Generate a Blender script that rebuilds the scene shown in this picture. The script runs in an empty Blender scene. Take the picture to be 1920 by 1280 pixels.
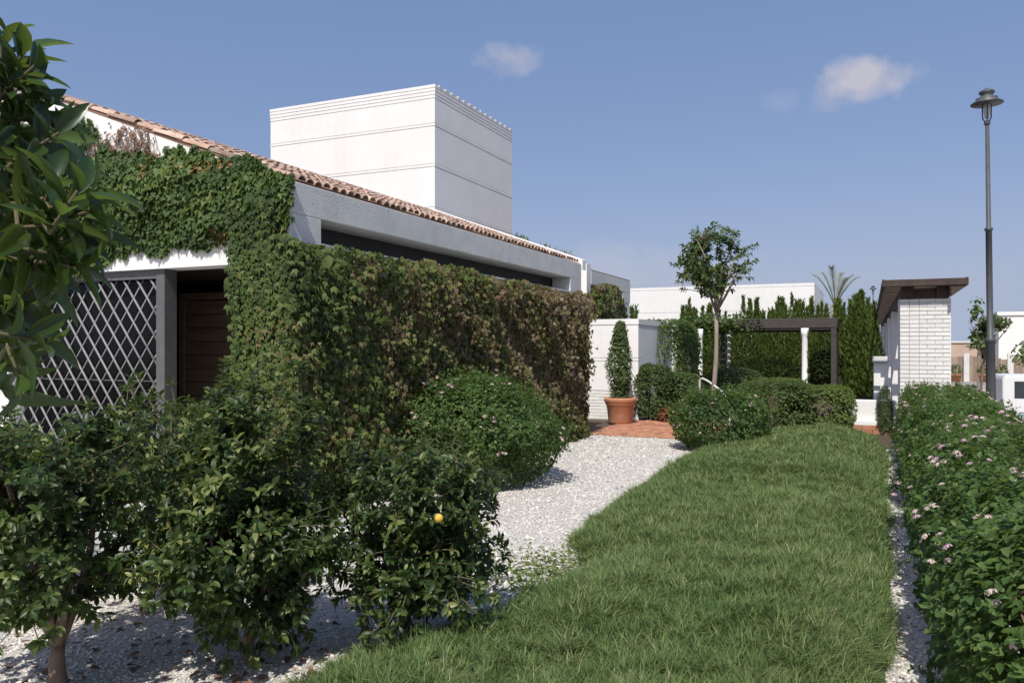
import bpy, math, random
import numpy as np
from mathutils import Vector, Matrix

R_ = math.radians
scene = bpy.context.scene
COL = scene.collection
rng = np.random.default_rng(11)
random.seed(11)

# ------------------------------------------------------------------ camera
EYE = 1.6
FPX = 1500.0            # focal length in photo pixels (photo 1920 wide)
HOR = 652.0             # horizon row
YAW = R_(24.23)
FW = (-math.sin(YAW), math.cos(YAW))
RT = (math.cos(YAW), math.sin(YAW))
cam_d = bpy.data.cameras.new("camera")
cam_d.sensor_width = 36.0
cam_d.lens = FPX / 1920 * 36.0
cam_d.shift_y = (HOR - 640) / 1920
cam_d.clip_start = 0.05
cam_d.clip_end = 2000
cam = bpy.data.objects.new("camera", cam_d)
cam.location = (0, 0, EYE)
cam.rotation_euler = (math.pi / 2, 0, YAW)
COL.objects.link(cam)
scene.camera = cam

# ------------------------------------------------------------------ light
SUN_EL = R_(54)
to_sun = Vector((0.18 * math.cos(SUN_EL), -math.cos(SUN_EL), math.sin(SUN_EL))).normalized()
sun_d = bpy.data.lights.new("sun", 'SUN')
sun_d.energy = 3.35
sun_d.angle = R_(0.53)
sun_d.color = (1.0, 0.965, 0.90)
sun = bpy.data.objects.new("sun", sun_d)
sun.rotation_euler = (-to_sun).to_track_quat('-Z', 'Y').to_euler()
sun.location = (0, -20, 30)
COL.objects.link(sun)

world = bpy.data.worlds.new("World")
scene.world = world
world.use_nodes = True
WN, WL = world.node_tree.nodes, world.node_tree.links
WN.clear()
w_out = WN.new('ShaderNodeOutputWorld')
w_bg = WN.new('ShaderNodeBackground')
sky = WN.new('ShaderNodeTexSky')
sky.sky_type = 'NISHITA'
sky.sun_disc = False
sky.sun_elevation = SUN_EL
sky.sun_rotation = math.pi
sky.altitude = 50
sky.air_density = 1.0
sky.dust_density = 1.6
sky.ozone_density = 1.2
w_bg.inputs['Strength'].default_value = 0.097
SKY_STRENGTH = w_bg
w_geo = WN.new('ShaderNodeTexCoord')
# the last degrees above the horizon keep the pale haze colour of the sky just above them
w_sep = WN.new('ShaderNodeSeparateXYZ')
w_com = WN.new('ShaderNodeCombineXYZ')
w_max = WN.new('ShaderNodeMath')
w_max.operation = 'MAXIMUM'
w_max.inputs[1].default_value = 0.075
WL.new(w_geo.outputs['Generated'], w_sep.inputs[0])
WL.new(w_sep.outputs['X'], w_com.inputs['X'])
WL.new(w_sep.outputs['Y'], w_com.inputs['Y'])
WL.new(w_sep.outputs['Z'], w_max.inputs[0])
WL.new(w_max.outputs[0], w_com.inputs['Z'])
WL.new(w_com.outputs[0], sky.inputs['Vector'])


def pix_dir(px, py):
    s = (px - 960) / FPX
    t = (HOR - py) / FPX
    return Vector((FW[0] + RT[0] * s, FW[1] + RT[1] * s, t)).normalized()


def wmath(op, a, b=None, c=None, clamp=False):
    n = WN.new('ShaderNodeMath')
    n.operation = op
    n.use_clamp = clamp
    for i, v in enumerate((a, b, c)):
        if v is None:
            continue
        if isinstance(v, (int, float)):
            n.inputs[i].default_value = v
        else:
            WL.new(v, n.inputs[i])
    return n.outputs[0]


def wdot(vec):
    n = WN.new('ShaderNodeVectorMath')
    n.operation = 'DOT_PRODUCT'
    WL.new(w_geo.outputs['Generated'], n.inputs[0])
    n.inputs[1].default_value = vec
    return n.outputs['Value']


# thin high haze that pales the sky evenly, then the small fair weather clouds
w_noise = WN.new('ShaderNodeTexNoise')
w_noise.inputs['Scale'].default_value = 26.0
w_noise.inputs['Detail'].default_value = 6.0
w_noise.inputs['Roughness'].default_value = 0.55
WL.new(w_geo.outputs['Generated'], w_noise.inputs['Vector'])
cloud_sum = None
for (px, py, hw, hh, amt) in ((948, 114, 66, 36, .52), (1618, 148, 84, 42, .85), (1562, 186, 50, 26, .26),
                              (1468, 190, 36, 22, .14), (1190, 505, 230, 60, .30)):
    c = pix_dir(px, py)
    right = Vector((0, 0, 1)).cross(c).normalized() * -1
    up = right.cross(c).normalized()
    if up.z < 0:
        up = -up
    a = wmath('DIVIDE', wdot(right), hw / FPX)
    b = wmath('DIVIDE', wdot(up), hh / FPX)
    rr = wmath('ADD', wmath('MULTIPLY', a, a), wmath('MULTIPLY', b, b))
    fall = wmath('SUBTRACT', 1.0, rr)                       # 1 at the centre, 0 at the rim
    front = wmath('GREATER_THAN', wdot(c), 0.5)
    nz = wmath('MULTIPLY', wmath('SUBTRACT', w_noise.outputs['Fac'], 0.5), 3.4)
    m = wmath('MULTIPLY', wmath('ADD', fall, nz), 0.8, clamp=True)
    m = wmath('MULTIPLY', m, wmath('MULTIPLY', wmath('ADD', fall, 0.55, clamp=True), front))
    m = wmath('MULTIPLY', m, amt)
    cloud_sum = m if cloud_sum is None else wmath('MAXIMUM', cloud_sum, m)
hz = WN.new('ShaderNodeHueSaturation')
hz.inputs['Saturation'].default_value = 0.92
hz.inputs['Value'].default_value = 1.0
WL.new(sky.outputs['Color'], hz.inputs['Color'])
w_tint = WN.new('ShaderNodeMix')
w_tint.data_type = 'RGBA'
w_tint.blend_type = 'MULTIPLY'
w_tint.inputs[0].default_value = 1.0
w_tint.inputs[7].default_value = (.60, .455, .40, 1)
WL.new(hz.outputs['Color'], w_tint.inputs[6])
# thin even haze veil over the whole dome
w_veil = WN.new('ShaderNodeMix')
w_veil.data_type = 'RGBA'
w_veil.blend_type = 'ADD'
w_veil.inputs[0].default_value = 1.0
w_veil.inputs[7].default_value = (.50, 1.20, 2.58, 1)
WL.new(w_tint.outputs[2], w_veil.inputs[6])
w_mix = WN.new('ShaderNodeMix')
w_mix.data_type = 'RGBA'
WL.new(cloud_sum, w_mix.inputs[0])
WL.new(w_veil.outputs[2], w_mix.inputs[6])
w_mix.inputs[7].default_value = (4.5, 4.3, 4.8, 1)
WL.new(w_mix.outputs[2], w_bg.inputs['Color'])
WL.new(w_bg.outputs['Background'], w_out.inputs['Surface'])

vs = scene.view_settings
vs.view_transform = 'Standard'
vs.look = 'None'
vs.exposure = 0.42
vs.gamma = 1.0
vs.use_curve_mapping = False
cy = scene.cycles
cy.use_denoising = True
cy.max_bounces = 6
cy.diffuse_bounces = 3
cy.glossy_bounces = 2
cy.transmission_bounces = 3
cy.transparent_max_bounces = 4
cy.caustics_reflective = False
cy.caustics_refractive = False
cy.sample_clamp_indirect = 6.0


# ------------------------------------------------------------------ helpers: photo geometry
def at(px, D, py=None):
    s = (px - 960) / FPX
    x, y = D * (FW[0] + RT[0] * s), D * (FW[1] + RT[1] * s)
    if py is None:
        return (x, y)
    return (x, y, EYE + (HOR - py) / FPX * D)


def ground(px, py, z=0.0):
    D = (EYE - z) * FPX / (py - HOR)
    return at(px, D)


def on_y(px, py, y):
    s = (px - 960) / FPX
    return at(px, y / (FW[1] + RT[1] * s), py)


def on_x(px, py, x):
    s = (px - 960) / FPX
    return at(px, x / (FW[0] + RT[0] * s), py)


def zrow(py, D):
    return EYE + (HOR - py) / FPX * D


# ------------------------------------------------------------------ helpers: objects
def tag(o, label=None, cat=None, group=None, kind=None):
    if label:
        o['label'] = label
    if cat:
        o['category'] = cat
    if group:
        o['group'] = group
    if kind:
        o['kind'] = kind
    return o


def thing(name, label, cat, loc=(0, 0, 0), rot=(0, 0, 0), group=None):
    o = bpy.data.objects.new(name, None)
    o.empty_display_size = 0.2
    o.location = loc
    o.rotation_euler = rot
    COL.objects.link(o)
    return tag(o, label, cat, group)


def base_of(o):
    v = Vector((0, 0, 0))
    while o is not None:
        v += o.location
        o = o.parent
    return v


def link(name, me, parent=None, kind=None):
    o = bpy.data.objects.new(name, me)
    COL.objects.link(o)
    if parent is not None:
        o.parent = parent
    if kind:
        o['kind'] = kind
    return o


class MB:
    """collects faces in world metres (or thing-local when local=True)"""

    def __init__(s):
        s.v, s.f = [], []

    def add(s, vs_, fs_):
        n = len(s.v)
        s.v += [tuple(p) for p in vs_]
        s.f += [tuple(i + n for i in f) for f in fs_]
        return s

    def box(s, x0, x1, y0, y1, z0, z1):
        vs_ = [(x0, y0, z0), (x1, y0, z0), (x1, y1, z0), (x0, y1, z0), (x0, y0, z1), (x1, y0, z1), (x1, y1, z1), (x0, y1, z1)]
        return s.add(vs_, [(0, 3, 2, 1), (4, 5, 6, 7), (0, 1, 5, 4), (1, 2, 6, 5), (2, 3, 7, 6), (3, 0, 4, 7)])

    def prism(s, pts, axis, a0, a1):
        """extrude a 2-D outline along axis ('x','y','z')"""
        n = len(pts)

        def mk(p, a):
            if axis == 'y':
                return (p[0], a, p[1])
            if axis == 'x':
                return (a, p[0], p[1])
            return (p[0], p[1], a)
        vs_ = [mk(p, a0) for p in pts] + [mk(p, a1) for p in pts]
        fs_ = [tuple(range(n)), tuple(range(2 * n - 1, n - 1, -1))]
        for i in range(n):
            j = (i + 1) % n
            fs_.append((i, i + n, j + n, j))
        return s.add(vs_, fs_)

    def tube(s, pts, rad, n=8, cap=True):
        pts = [Vector(p) for p in pts]
        if isinstance(rad, (int, float)):
            rad = [rad] * len(pts)
        rings = []
        ref = Vector((0.31, 0.95, 0.1))
        for i, p in enumerate(pts):
            t = (pts[min(i + 1, len(pts) - 1)] - pts[max(i - 1, 0)]).normalized()
            a = t.cross(ref)
            if a.length < 1e-3:
                a = t.cross(Vector((1, 0, 0)))
            a.normalize()
            b = t.cross(a)
            rings.append([p + (a * math.cos(k * 2 * math.pi / n) + b * math.sin(k * 2 * math.pi / n)) * rad[i] for k in range(n)])
        vs_ = [q for r in rings for q in r]
        fs_ = []
        for i in range(len(pts) - 1):
            for k in range(n):
                k2 = (k + 1) % n
                fs_.append((i * n + k, i * n + k2, (i + 1) * n + k2, (i + 1) * n + k))
        if cap:
            fs_.append(tuple(range(n - 1, -1, -1)))
            fs_.append(tuple((len(pts) - 1) * n + k for k in range(n)))
        return s.add(vs_, fs_)

    def lathe(s, prof, c, n=24):
        vs_ = []
        for (r, z) in prof:
            for k in range(n):
                a = 2 * math.pi * k / n
                vs_.append((c[0] + r * math.cos(a), c[1] + r * math.sin(a), c[2] + z))
        fs_ = []
        for i in range(len(prof) - 1):
            for k in range(n):
                k2 = (k + 1) % n
                fs_.append((i * n + k, i * n + k2, (i + 1) * n + k2, (i + 1) * n + k))
        fs_.append(tuple(range(n - 1, -1, -1)))
        fs_.append(tuple((len(prof) - 1) * n + k for k in range(n)))
        return s.add(vs_, fs_)

    def mesh(s, name, mat, off=(0, 0, 0), smooth=False):
        me = bpy.data.meshes.new(name)
        me.from_pydata([(p[0] - off[0], p[1] - off[1], p[2] - off[2]) for p in s.v], [], s.f)
        me.materials.append(mat)
        if smooth:
            me.polygons.foreach_set('use_smooth', [True] * len(me.polygons))
        me.update()
        return me

    def build(s, name, mat, parent=None, smooth=False, bevel=0, local=False, kind=None):
        off = (0, 0, 0) if (parent is None or local) else base_of(parent)
        o = link(name, s.mesh(name, mat, off, smooth), parent, kind)
        if bevel:
            m = o.modifiers.new('bevel', 'BEVEL')
            m.width = bevel
            m.segments = 2
            m.limit_method = 'ANGLE'
        return o


# ------------------------------------------------------------------ helpers: materials
def new_mat(name):
    m = bpy.data.materials.new(name)
    m.use_nodes = True
    nt = m.node_tree
    nt.nodes.clear()
    out = nt.nodes.new('ShaderNodeOutputMaterial')
    return m, nt, out


def ramp(nt, fac, cols):
    r = nt.nodes.new('ShaderNodeValToRGB')
    els = r.color_ramp.elements
    while len(els) < len(cols):
        els.new(0.5)
    for e, (p, c) in zip(els, cols):
        e.position = p
        e.color = (c[0], c[1], c[2], 1)
    nt.links.new(fac, r.inputs['Fac'])
    return r.outputs['Color']


def noise(nt, scale, detail=5, rough=0.55, vec=None, stretch=None, dist=0.0):
    tc = nt.nodes.new('ShaderNodeNewGeometry') if vec == 'world' else nt.nodes.new('ShaderNodeTexCoord')
    src = tc.outputs['Position'] if vec == 'world' else tc.outputs['Object']
    if stretch:
        mp = nt.nodes.new('ShaderNodeMapping')
        mp.inputs['Scale'].default_value = stretch
        nt.links.new(src, mp.inputs['Vector'])
        src = mp.outputs['Vector']
    n = nt.nodes.new('ShaderNodeTexNoise')
    n.inputs['Scale'].default_value = scale
    n.inputs['Detail'].default_value = detail
    n.inputs['Roughness'].default_value = rough
    n.inputs['Distortion'].default_value = dist
    nt.links.new(src, n.inputs['Vector'])
    return n.outputs['Fac']


def mixc(nt, fac, a, b, mode='MIX'):
    m = nt.nodes.new('ShaderNodeMix')
    m.data_type = 'RGBA'
    m.blend_type = mode
    for i, v in ((0, fac), (6, a), (7, b)):
        if isinstance(v, (int, float)):
            m.inputs[i].default_value = v
        elif isinstance(v, tuple):
            m.inputs[i].default_value = (v[0], v[1], v[2], 1)
        else:
            nt.links.new(v, m.inputs[i])
    return m.outputs[2]


def surf(name, cols, scale=4.0, rough=0.8, bump=0.0, bump_scale=40.0, stretch=None, detail=6, rnd=None, spec=0.3, metal=0.0,
         second=None, vec='world'):
    """noise coloured solid surface; rnd = (amount) brightens or darkens each piece by its 'rnd' value"""
    m, nt, out = new_mat(name)
    p = nt.nodes.new('ShaderNodeBsdfPrincipled')
    c = ramp(nt, noise(nt, scale, detail, 0.6, vec, stretch), cols)
    if second:
        sc, st, lo, hi, col2 = second
        f = nt.nodes.new('ShaderNodeMapRange')
        f.inputs[1].default_value, f.inputs[2].default_value = lo, hi
        nt.links.new(noise(nt, sc, 6, 0.65, vec, st), f.inputs[0])
        c = mixc(nt, f.outputs[0], c, col2)
    if rnd:
        a = nt.nodes.new('ShaderNodeAttribute')
        a.attribute_name = 'rnd'
        c = mixc(nt, 1.0, c, ramp(nt, a.outputs['Fac'], rnd), 'MULTIPLY')
    nt.links.new(c, p.inputs['Base Color'])
    p.inputs['Roughness'].default_value = rough
    p.inputs['Specular IOR Level'].default_value = spec
    p.inputs['Metallic'].default_value = metal
    if bump:
        b = nt.nodes.new('ShaderNodeBump')
        b.inputs['Strength'].default_value = bump
        b.inputs['Distance'].default_value = 0.01
        nt.links.new(noise(nt, bump_scale, 5, 0.6, vec), b.inputs['Height'])
        nt.links.new(b.outputs['Normal'], p.inputs['Normal'])
    nt.links.new(p.outputs['BSDF'], out.inputs['Surface'])
    return m


def leafmat(name, cols, rough=0.45, trans=0.25, spec=0.4, tint=(0.5, 0.7, 0.12)):
    m, nt, out = new_mat(name)
    a = nt.nodes.new('ShaderNodeAttribute')
    a.attribute_name = 'rnd'
    c = ramp(nt, a.outputs['Fac'], cols)
    p = nt.nodes.new('ShaderNodeBsdfPrincipled')
    nt.links.new(c, p.inputs['Base Color'])
    p.inputs['Roughness'].default_value = rough
    p.inputs['Specular IOR Level'].default_value = spec
    t = nt.nodes.new('ShaderNodeBsdfTranslucent')
    nt.links.new(mixc(nt, 0.45, c, tint), t.inputs['Color'])
    mx = nt.nodes.new('ShaderNodeMixShader')
    mx.inputs[0].default_value = trans
    nt.links.new(p.outputs['BSDF'], mx.inputs[1])
    nt.links.new(t.outputs['BSDF'], mx.inputs[2])
    nt.links.new(mx.outputs[0], out.inputs['Surface'])
    return m


def set_rnd(me, vals):
    a = me.attributes.new('rnd', 'FLOAT', 'FACE')
    a.data.foreach_set('value', np.asarray(vals, dtype=np.float32))


# ------------------------------------------------------------------ helpers: foliage
def unit(a):
    return a / np.maximum(np.linalg.norm(a, axis=-1, keepdims=True), 1e-9)


def wob(p, seed, freq=1.0, n=7):
    """smooth pseudo noise in about -1..1"""
    r = np.random.default_rng(seed)
    k = r.normal(size=(n, p.shape[1])) * freq
    ph = r.uniform(0, 6.28, n)
    return np.sin(p @ k.T + ph).sum(axis=1) / (n ** 0.5) * 0.75


def frames(d, nrm):
    """rotation matrices whose local y is d and local z is near nrm"""
    y = unit(d)
    x = unit(np.cross(y, nrm))
    z = np.cross(x, y)
    return np.stack([x, y, z], axis=2)


def t_leaf(hw, droop=0.25, fold=0.12, rows=((.18, .62), (.48, 1.0), (.78, .62))):
    v = [(0, 0, 0)]
    for t, w in rows:
        z = -droop * t * t
        v += [(-hw * w, t, z + fold * hw * w * 2), (0, t, z), (hw * w, t, z + fold * hw * w * 2)]
    v.append((0, 1, -droop))
    n = len(rows)
    f = [(0, 2, 1), (0, 3, 2)]
    for i in range(n - 1):
        a = 1 + 3 * i
        f += [(a, a + 1, a + 4, a + 3), (a + 1, a + 2, a + 5, a + 4)]
    a = 1 + 3 * (n - 1)
    f += [(a, a + 1, a + 3), (a + 1, a + 2, a + 3)]
    return np.array(v, float), f


CITRUS = t_leaf(0.25, 0.30, 0.25, ((.10, .35), (.32, .9), (.62, .95), (.86, .5)))
CITRUS_LO = t_leaf(0.25, 0.28, 0.25, ((.3, .9), (.7, .85)))
OVATE = t_leaf(0.33, 0.22, 0.2, ((.28, 1.0), (.66, .7)))
OVATE_LO = t_leaf(0.31, 0.22, 0.2, ((.42, 1.0),))
CITRUS_MID = t_leaf(0.25, 0.30, 0.25, ((.3, .95), (.68, .9)))
DIAMOND = (np.array([(0, 0, 0), (-.3, .5, .06), (.3, .5, .06), (0, 1, -.1), (0, .5, -.03)], float),
           [(0, 4, 1), (0, 2, 4), (1, 4, 3), (4, 2, 3)])
SPRAY = (np.array([(-.09, 0, 0), (.09, 0, 0), (.13, .5, .05), (-.13, .5, .05), (0, 1, -.05)], float), [(0, 1, 2, 3), (3, 2, 4)])
IVY = (np.array([(0, 0, 0), (.38, -.06, .02), (.5, .34, .0), (.27, .5, .05), (0, 1, -.12), (-.27, .5, .05), (-.5, .34, 0), (-.38, -.06, .02),
                 (0, .42, -.03)], float),
       [(0, 1, 2, 8), (8, 2, 3, 4), (0, 8, 6, 7), (8, 4, 5, 6)])
CREEP = (np.array([(0, 0, 0), (.3, .06, .03), (.5, .55, -.1), (.2, .5, .05), (0, 1, -.25), (-.2, .5, .05), (-.5, .55, -.1), (-.3, .06, .03),
                   (0, .45, -.02)], float),
         [(0, 1, 2, 3), (0, 3, 4, 8), (0, 8, 4, 5), (0, 5, 6, 7)])


def leaf_cloud(name, tpl, pos, rot, size, rnd, mat, off=(0, 0, 0)):
    tv, tf = tpl
    n, k = len(pos), len(tv)
    size = np.asarray(size, float)
    if size.ndim == 0:
        size = np.full(n, float(size))
    P = np.einsum('nij,kj->nki', rot, tv) * size[:, None, None] + (pos - np.array(off, float))[:, None, :]
    lens = np.array([len(f) for f in tf])
    flat = np.array([i for f in tf for i in f])
    loops = (flat[None, :] + (np.arange(n) * k)[:, None]).ravel()
    tot = np.tile(lens, n)
    start = np.concatenate([[0], np.cumsum(tot)[:-1]])
    me = bpy.data.meshes.new(name)
    me.vertices.add(n * k)
    me.vertices.foreach_set('co', P.astype(np.float32).ravel())
    me.loops.add(len(loops))
    me.loops.foreach_set('vertex_index', loops.astype(np.int32))
    me.polygons.add(len(tot))
    me.polygons.foreach_set('loop_start', start.astype(np.int32))
    try:
        me.polygons.foreach_set('loop_total', tot.astype(np.int32))
    except Exception:
        pass
    me.materials.append(mat)
    me.update(calc_edges=True)
    set_rnd(me, np.repeat(rnd, len(tf)))
    return me


def leaves(parent, tpl, pos, rot, size, rnd, mat, single=0, name='foliage', lname='leaf', lo=None):
    """up to `single` of the leaves nearest the camera become parts of their own, the rest one stuff part"""
    n = len(pos)
    size = np.broadcast_to(np.asarray(size, float), (n,)).copy()
    off = np.array(base_of(parent))
    rest = np.ones(n, bool)
    if single:
        d = np.linalg.norm(pos - np.array([0, 0, EYE]), axis=1) + rng.uniform(0, .05, n)
        idx = np.argsort(d)[:single]
        rest[idx] = False
        var = []
        for q in range(6):
            me = leaf_cloud(lname, tpl, np.zeros((1, 3)), np.eye(3)[None], 1.0, np.array([(q + .5) / 6]), mat)
            var.append(me)
        for i in idx:
            o = bpy.data.objects.new(lname, var[min(5, int(rnd[i] * 6))])
            M = Matrix(rot[i].tolist()).to_4x4()
            M = Matrix.Translation(Vector(pos[i] - off)) @ M @ Matrix.Scale(size[i], 4)
            o.parent = parent
            o.matrix_basis = M
            COL.objects.link(o)
    if rest.any():
        me = leaf_cloud(name, lo or tpl, pos[rest], rot[rest], size[rest], rnd[rest], mat, off)
        link(name, me, parent, 'stuff')


def rand_dirs(n, r=None):
    r = r or rng
    return unit(r.normal(size=(n, 3)))


def blob(n, c, rad, seed, amp=0.12, freq=2.2, depth=0.35, zmin=0.0, flat=0.0):
    """points through the outer shell of a lumpy bush; returns positions and outward normals"""
    r = np.random.default_rng(seed)
    d = rand_dirs(n * 2, r)
    d[:, 2] = np.where(d[:, 2] < -0.75, -d[:, 2], d[:, 2])
    d = unit(d)
    k = 1 + amp * wob(d, seed + 1, freq) + amp * .5 * wob(d, seed + 2, freq * 2.6)
    k = k * (1 - depth * r.uniform(0, 1, len(d)) ** 1.8)
    e = 1.0 - flat
    q = np.sign(d) * np.abs(d) ** e if flat else d
    p = q * k[:, None] * np.array(rad) + np.array(c)
    ok = p[:, 2] > zmin
    p, d = p[ok][:n], d[ok][:n]
    nrm = unit(d / np.array(rad))
    return p, nrm


def orient(nrm, r, up=0.5, jit=0.6, droop=0.3):
    n = len(nrm)
    z = unit(nrm * 0.7 + np.array([0, 0, up]) + r.normal(size=(n, 3)) * jit * 0.6)
    d = unit(np.cross(z, r.normal(size=(n, 3)))) + nrm * 0.35 + np.array([0, 0, -droop])
    return frames(d, z)


def in_poly(pts, poly):
    x, y = pts[:, 0], pts[:, 1]
    ins = np.zeros(len(pts), bool)
    j = len(poly) - 1
    for i in range(len(poly)):
        xi, yi = poly[i]
        xj, yj = poly[j]
        c = ((yi > y) != (yj > y)) & (x < (xj - xi) * (y - yi) / (yj - yi + 1e-12) + xi)
        ins ^= c
        j = i
    return ins


def poly_dist(pts, poly):
    best = np.full(len(pts), 1e9)
    for i in range(len(poly)):
        a = np.array(poly[i], float)
        b = np.array(poly[(i + 1) % len(poly)], float)
        ab = b - a
        t = np.clip(((pts - a) @ ab) / (ab @ ab), 0, 1)
        best = np.minimum(best, np.linalg.norm(pts - (a + t[:, None] * ab), axis=1))
    return best

# ------------------------------------------------------------------ materials
M = {}
M['white'] = surf('white_render', [(0.25, (.80, .79, .76)), (.75, (.87, .86, .83))], 1.6, .85, .35, 45,
                  second=(1.1, (3, 3, .22), .54, .88, (.75, .742, .71)))
M['white_brick'] = surf('white_painted_brick', [(.25, (.76, .745, .71)), (.75, (.86, .845, .81))], 9, .8, .4, 70,
                        rnd=[(0, (.90, .90, .89)), (1, (1, 1, 1))])
M['mortar'] = surf('grey_mortar', [(.3, (.42, .41, .40)), (.7, (.55, .54, .52))], 12, .9)
M['concrete'] = surf('cast_concrete', [(.25, (.60, .585, .55)), (.5, (.69, .675, .635)), (.78, (.76, .745, .70))], 3.2, .85, .5, 55,
                     second=(24.0, (1, 1, .6), .60, .72, (.44, .43, .40)))
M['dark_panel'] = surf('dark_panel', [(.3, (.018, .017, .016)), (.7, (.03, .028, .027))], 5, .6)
M['porch_shade'] = surf('shaded_porch_wall', [(.3, (.025, .021, .018)), (.7, (.04, .034, .03))], 3, .8)  # porch shade put into the wall colour, near-black in place of white
M['steel'] = surf('grey_steel_paint', [(.3, (.105, .10, .10)), (.7, (.14, .135, .135))], 8, .5, spec=.4)
M['bar'] = surf('galvanised_bar', [(.3, (.20, .19, .195)), (.7, (.28, .27, .275))], 20, .5, spec=.5)
M['tile'] = surf('clay_roof_tile', [(.2, (.30, .205, .155)), (.5, (.45, .33, .26)), (.8, (.56, .45, .38))], 7, .85, .4, 60,
                 rnd=[(0, (.48, .46, .45)), (.35, (.85, .80, .78)), (.75, (1.1, 1.0, .95)), (1, (1.35, 1.4, 1.35))])
M['tile_base'] = surf('roof_bed', [(.3, (.22, .12, .08)), (.7, (.32, .19, .13))], 9, .9)
M['paver'] = surf('terracotta_paver', [(.2, (.36, .155, .09)), (.5, (.45, .21, .125)), (.8, (.52, .28, .18))], 6, .8, .4, 70,
                  rnd=[(0, (.72, .7, .7)), (.5, (1, 1, 1)), (1, (1.12, 1.1, 1.05))])
M['sand'] = surf('paving_joint', [(.3, (.30, .20, .14)), (.7, (.40, .30, .22))], 14, .9)
M['terracotta'] = surf('terracotta_pot', [(.25, (.44, .18, .09)), (.55, (.52, .24, .13)), (.8, (.56, .31, .19))], 5, .75, .2, 50,
                       second=(3.0, (1, 1, 2.5), .55, .8, (.60, .38, .27)))
M['wood_dark'] = surf('dark_stained_wood', [(.2, (.045, .030, .024)), (.5, (.072, .050, .040)), (.8, (.105, .076, .062))], 5, .7,
                      .3, 40, stretch=(1, .15, 1))
M['door_wood'] = surf('brown_door_wood', [(.2, (.17, .115, .08)), (.5, (.25, .175, .125)), (.8, (.33, .24, .175))], 7, .55,
                      stretch=(.2, 1, 2))
M['pergola'] = surf('brown_grey_metal', [(.3, (.055, .046, .042)), (.7, (.075, .064, .058))], 6, .5, spec=.4)
M['bark'] = surf('bark', [(.2, (.10, .07, .05)), (.5, (.17, .125, .09)), (.8, (.25, .19, .14))], 14, .9, .6, 60, stretch=(1, 1, .3))
M['bark_pale'] = surf('pale_bark', [(.2, (.20, .155, .13)), (.5, (.29, .24, .20)), (.8, (.38, .32, .275))], 12, .9, .5, 60,
                      stretch=(1, 1, .25))
M['twig'] = surf('green_twig', [(.3, (.07, .07, .03)), (.7, (.13, .11, .06))], 10, .8)
M['soil'] = surf('soil', [(.3, (.06, .042, .028)), (.7, (.11, .08, .055))], 20, .95, .5, 60)
M['thatch'] = surf('grass_thatch', [(.3, (.035, .045, .016)), (.7, (.07, .08, .03))], 25, .95, .5, 60)
M['gravel_bed'] = surf('gravel_bed', [(.2, (.28, .26, .235)), (.5, (.48, .46, .43)), (.8, (.66, .64, .61))], 55, .9, .8, 60)
M['pebble'] = surf('white_pebble', [(.3, (.66, .615, .545)), (.7, (.82, .78, .705))], 30, .75,
                   rnd=[(0, (.50, .47, .44)), (.15, (.78, .75, .71)), (.6, (.97, .96, .94)), (1, (1.05, 1.04, 1.03))])
M['asphalt'] = surf('street_paving', [(.3, (.26, .235, .225)), (.7, (.34, .31, .30))], 2, .9)
M['earth'] = surf('dry_earth', [(.3, (.22, .18, .13)), (.7, (.31, .26, .20))], .3, .95)
M['lamp'] = surf('lamp_paint', [(.3, (.06, .065, .068)), (.7, (.085, .09, .092))], 6, .5, spec=.45)
M['hand'] = surf('white_metal_rail', [(.3, (.70, .70, .69)), (.7, (.78, .78, .77))], 8, .4, spec=.5)
M['tyre'] = surf('tyre_rubber', [(.3, (.02, .02, .02)), (.7, (.03, .03, .03))], 10, .8)
M['carwhite'] = surf('white_car_paint', [(.3, (.78, .78, .77)), (.7, (.82, .82, .81))], 2, .25, spec=.5)
M['carsilver'] = surf('silver_car_paint', [(.3, (.42, .44, .47)), (.7, (.48, .50, .53))], 2, .28, spec=.6, metal=.4)
M['fence'] = surf('weathered_fence', [(.2, (.22, .16, .12)), (.5, (.33, .26, .20)), (.8, (.45, .37, .30))], 6, .9, stretch=(3, 3, .4),
                  rnd=[(0, (.6, .58, .56)), (1, (1.15, 1.1, 1.08))])


def glass(name, col, rough=.05, spec=.6):
    m, nt, out = new_mat(name)
    p = nt.nodes.new('ShaderNodeBsdfPrincipled')
    p.inputs['Base Color'].default_value = (*col, 1)
    p.inputs['Roughness'].default_value = rough
    p.inputs['Specular IOR Level'].default_value = spec
    nt.links.new(p.outputs['BSDF'], out.inputs['Surface'])
    return m


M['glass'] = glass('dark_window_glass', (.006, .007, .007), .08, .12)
M['carglass'] = glass('car_glass', (.05, .06, .07))
M['lampglass'] = glass('frosted_lamp_glass', (.55, .55, .52), .3)
M['orange'] = surf('orange_peel', [(.3, (.68, .38, .05)), (.7, (.76, .52, .10))], 12, .45, .3, 200)

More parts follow.
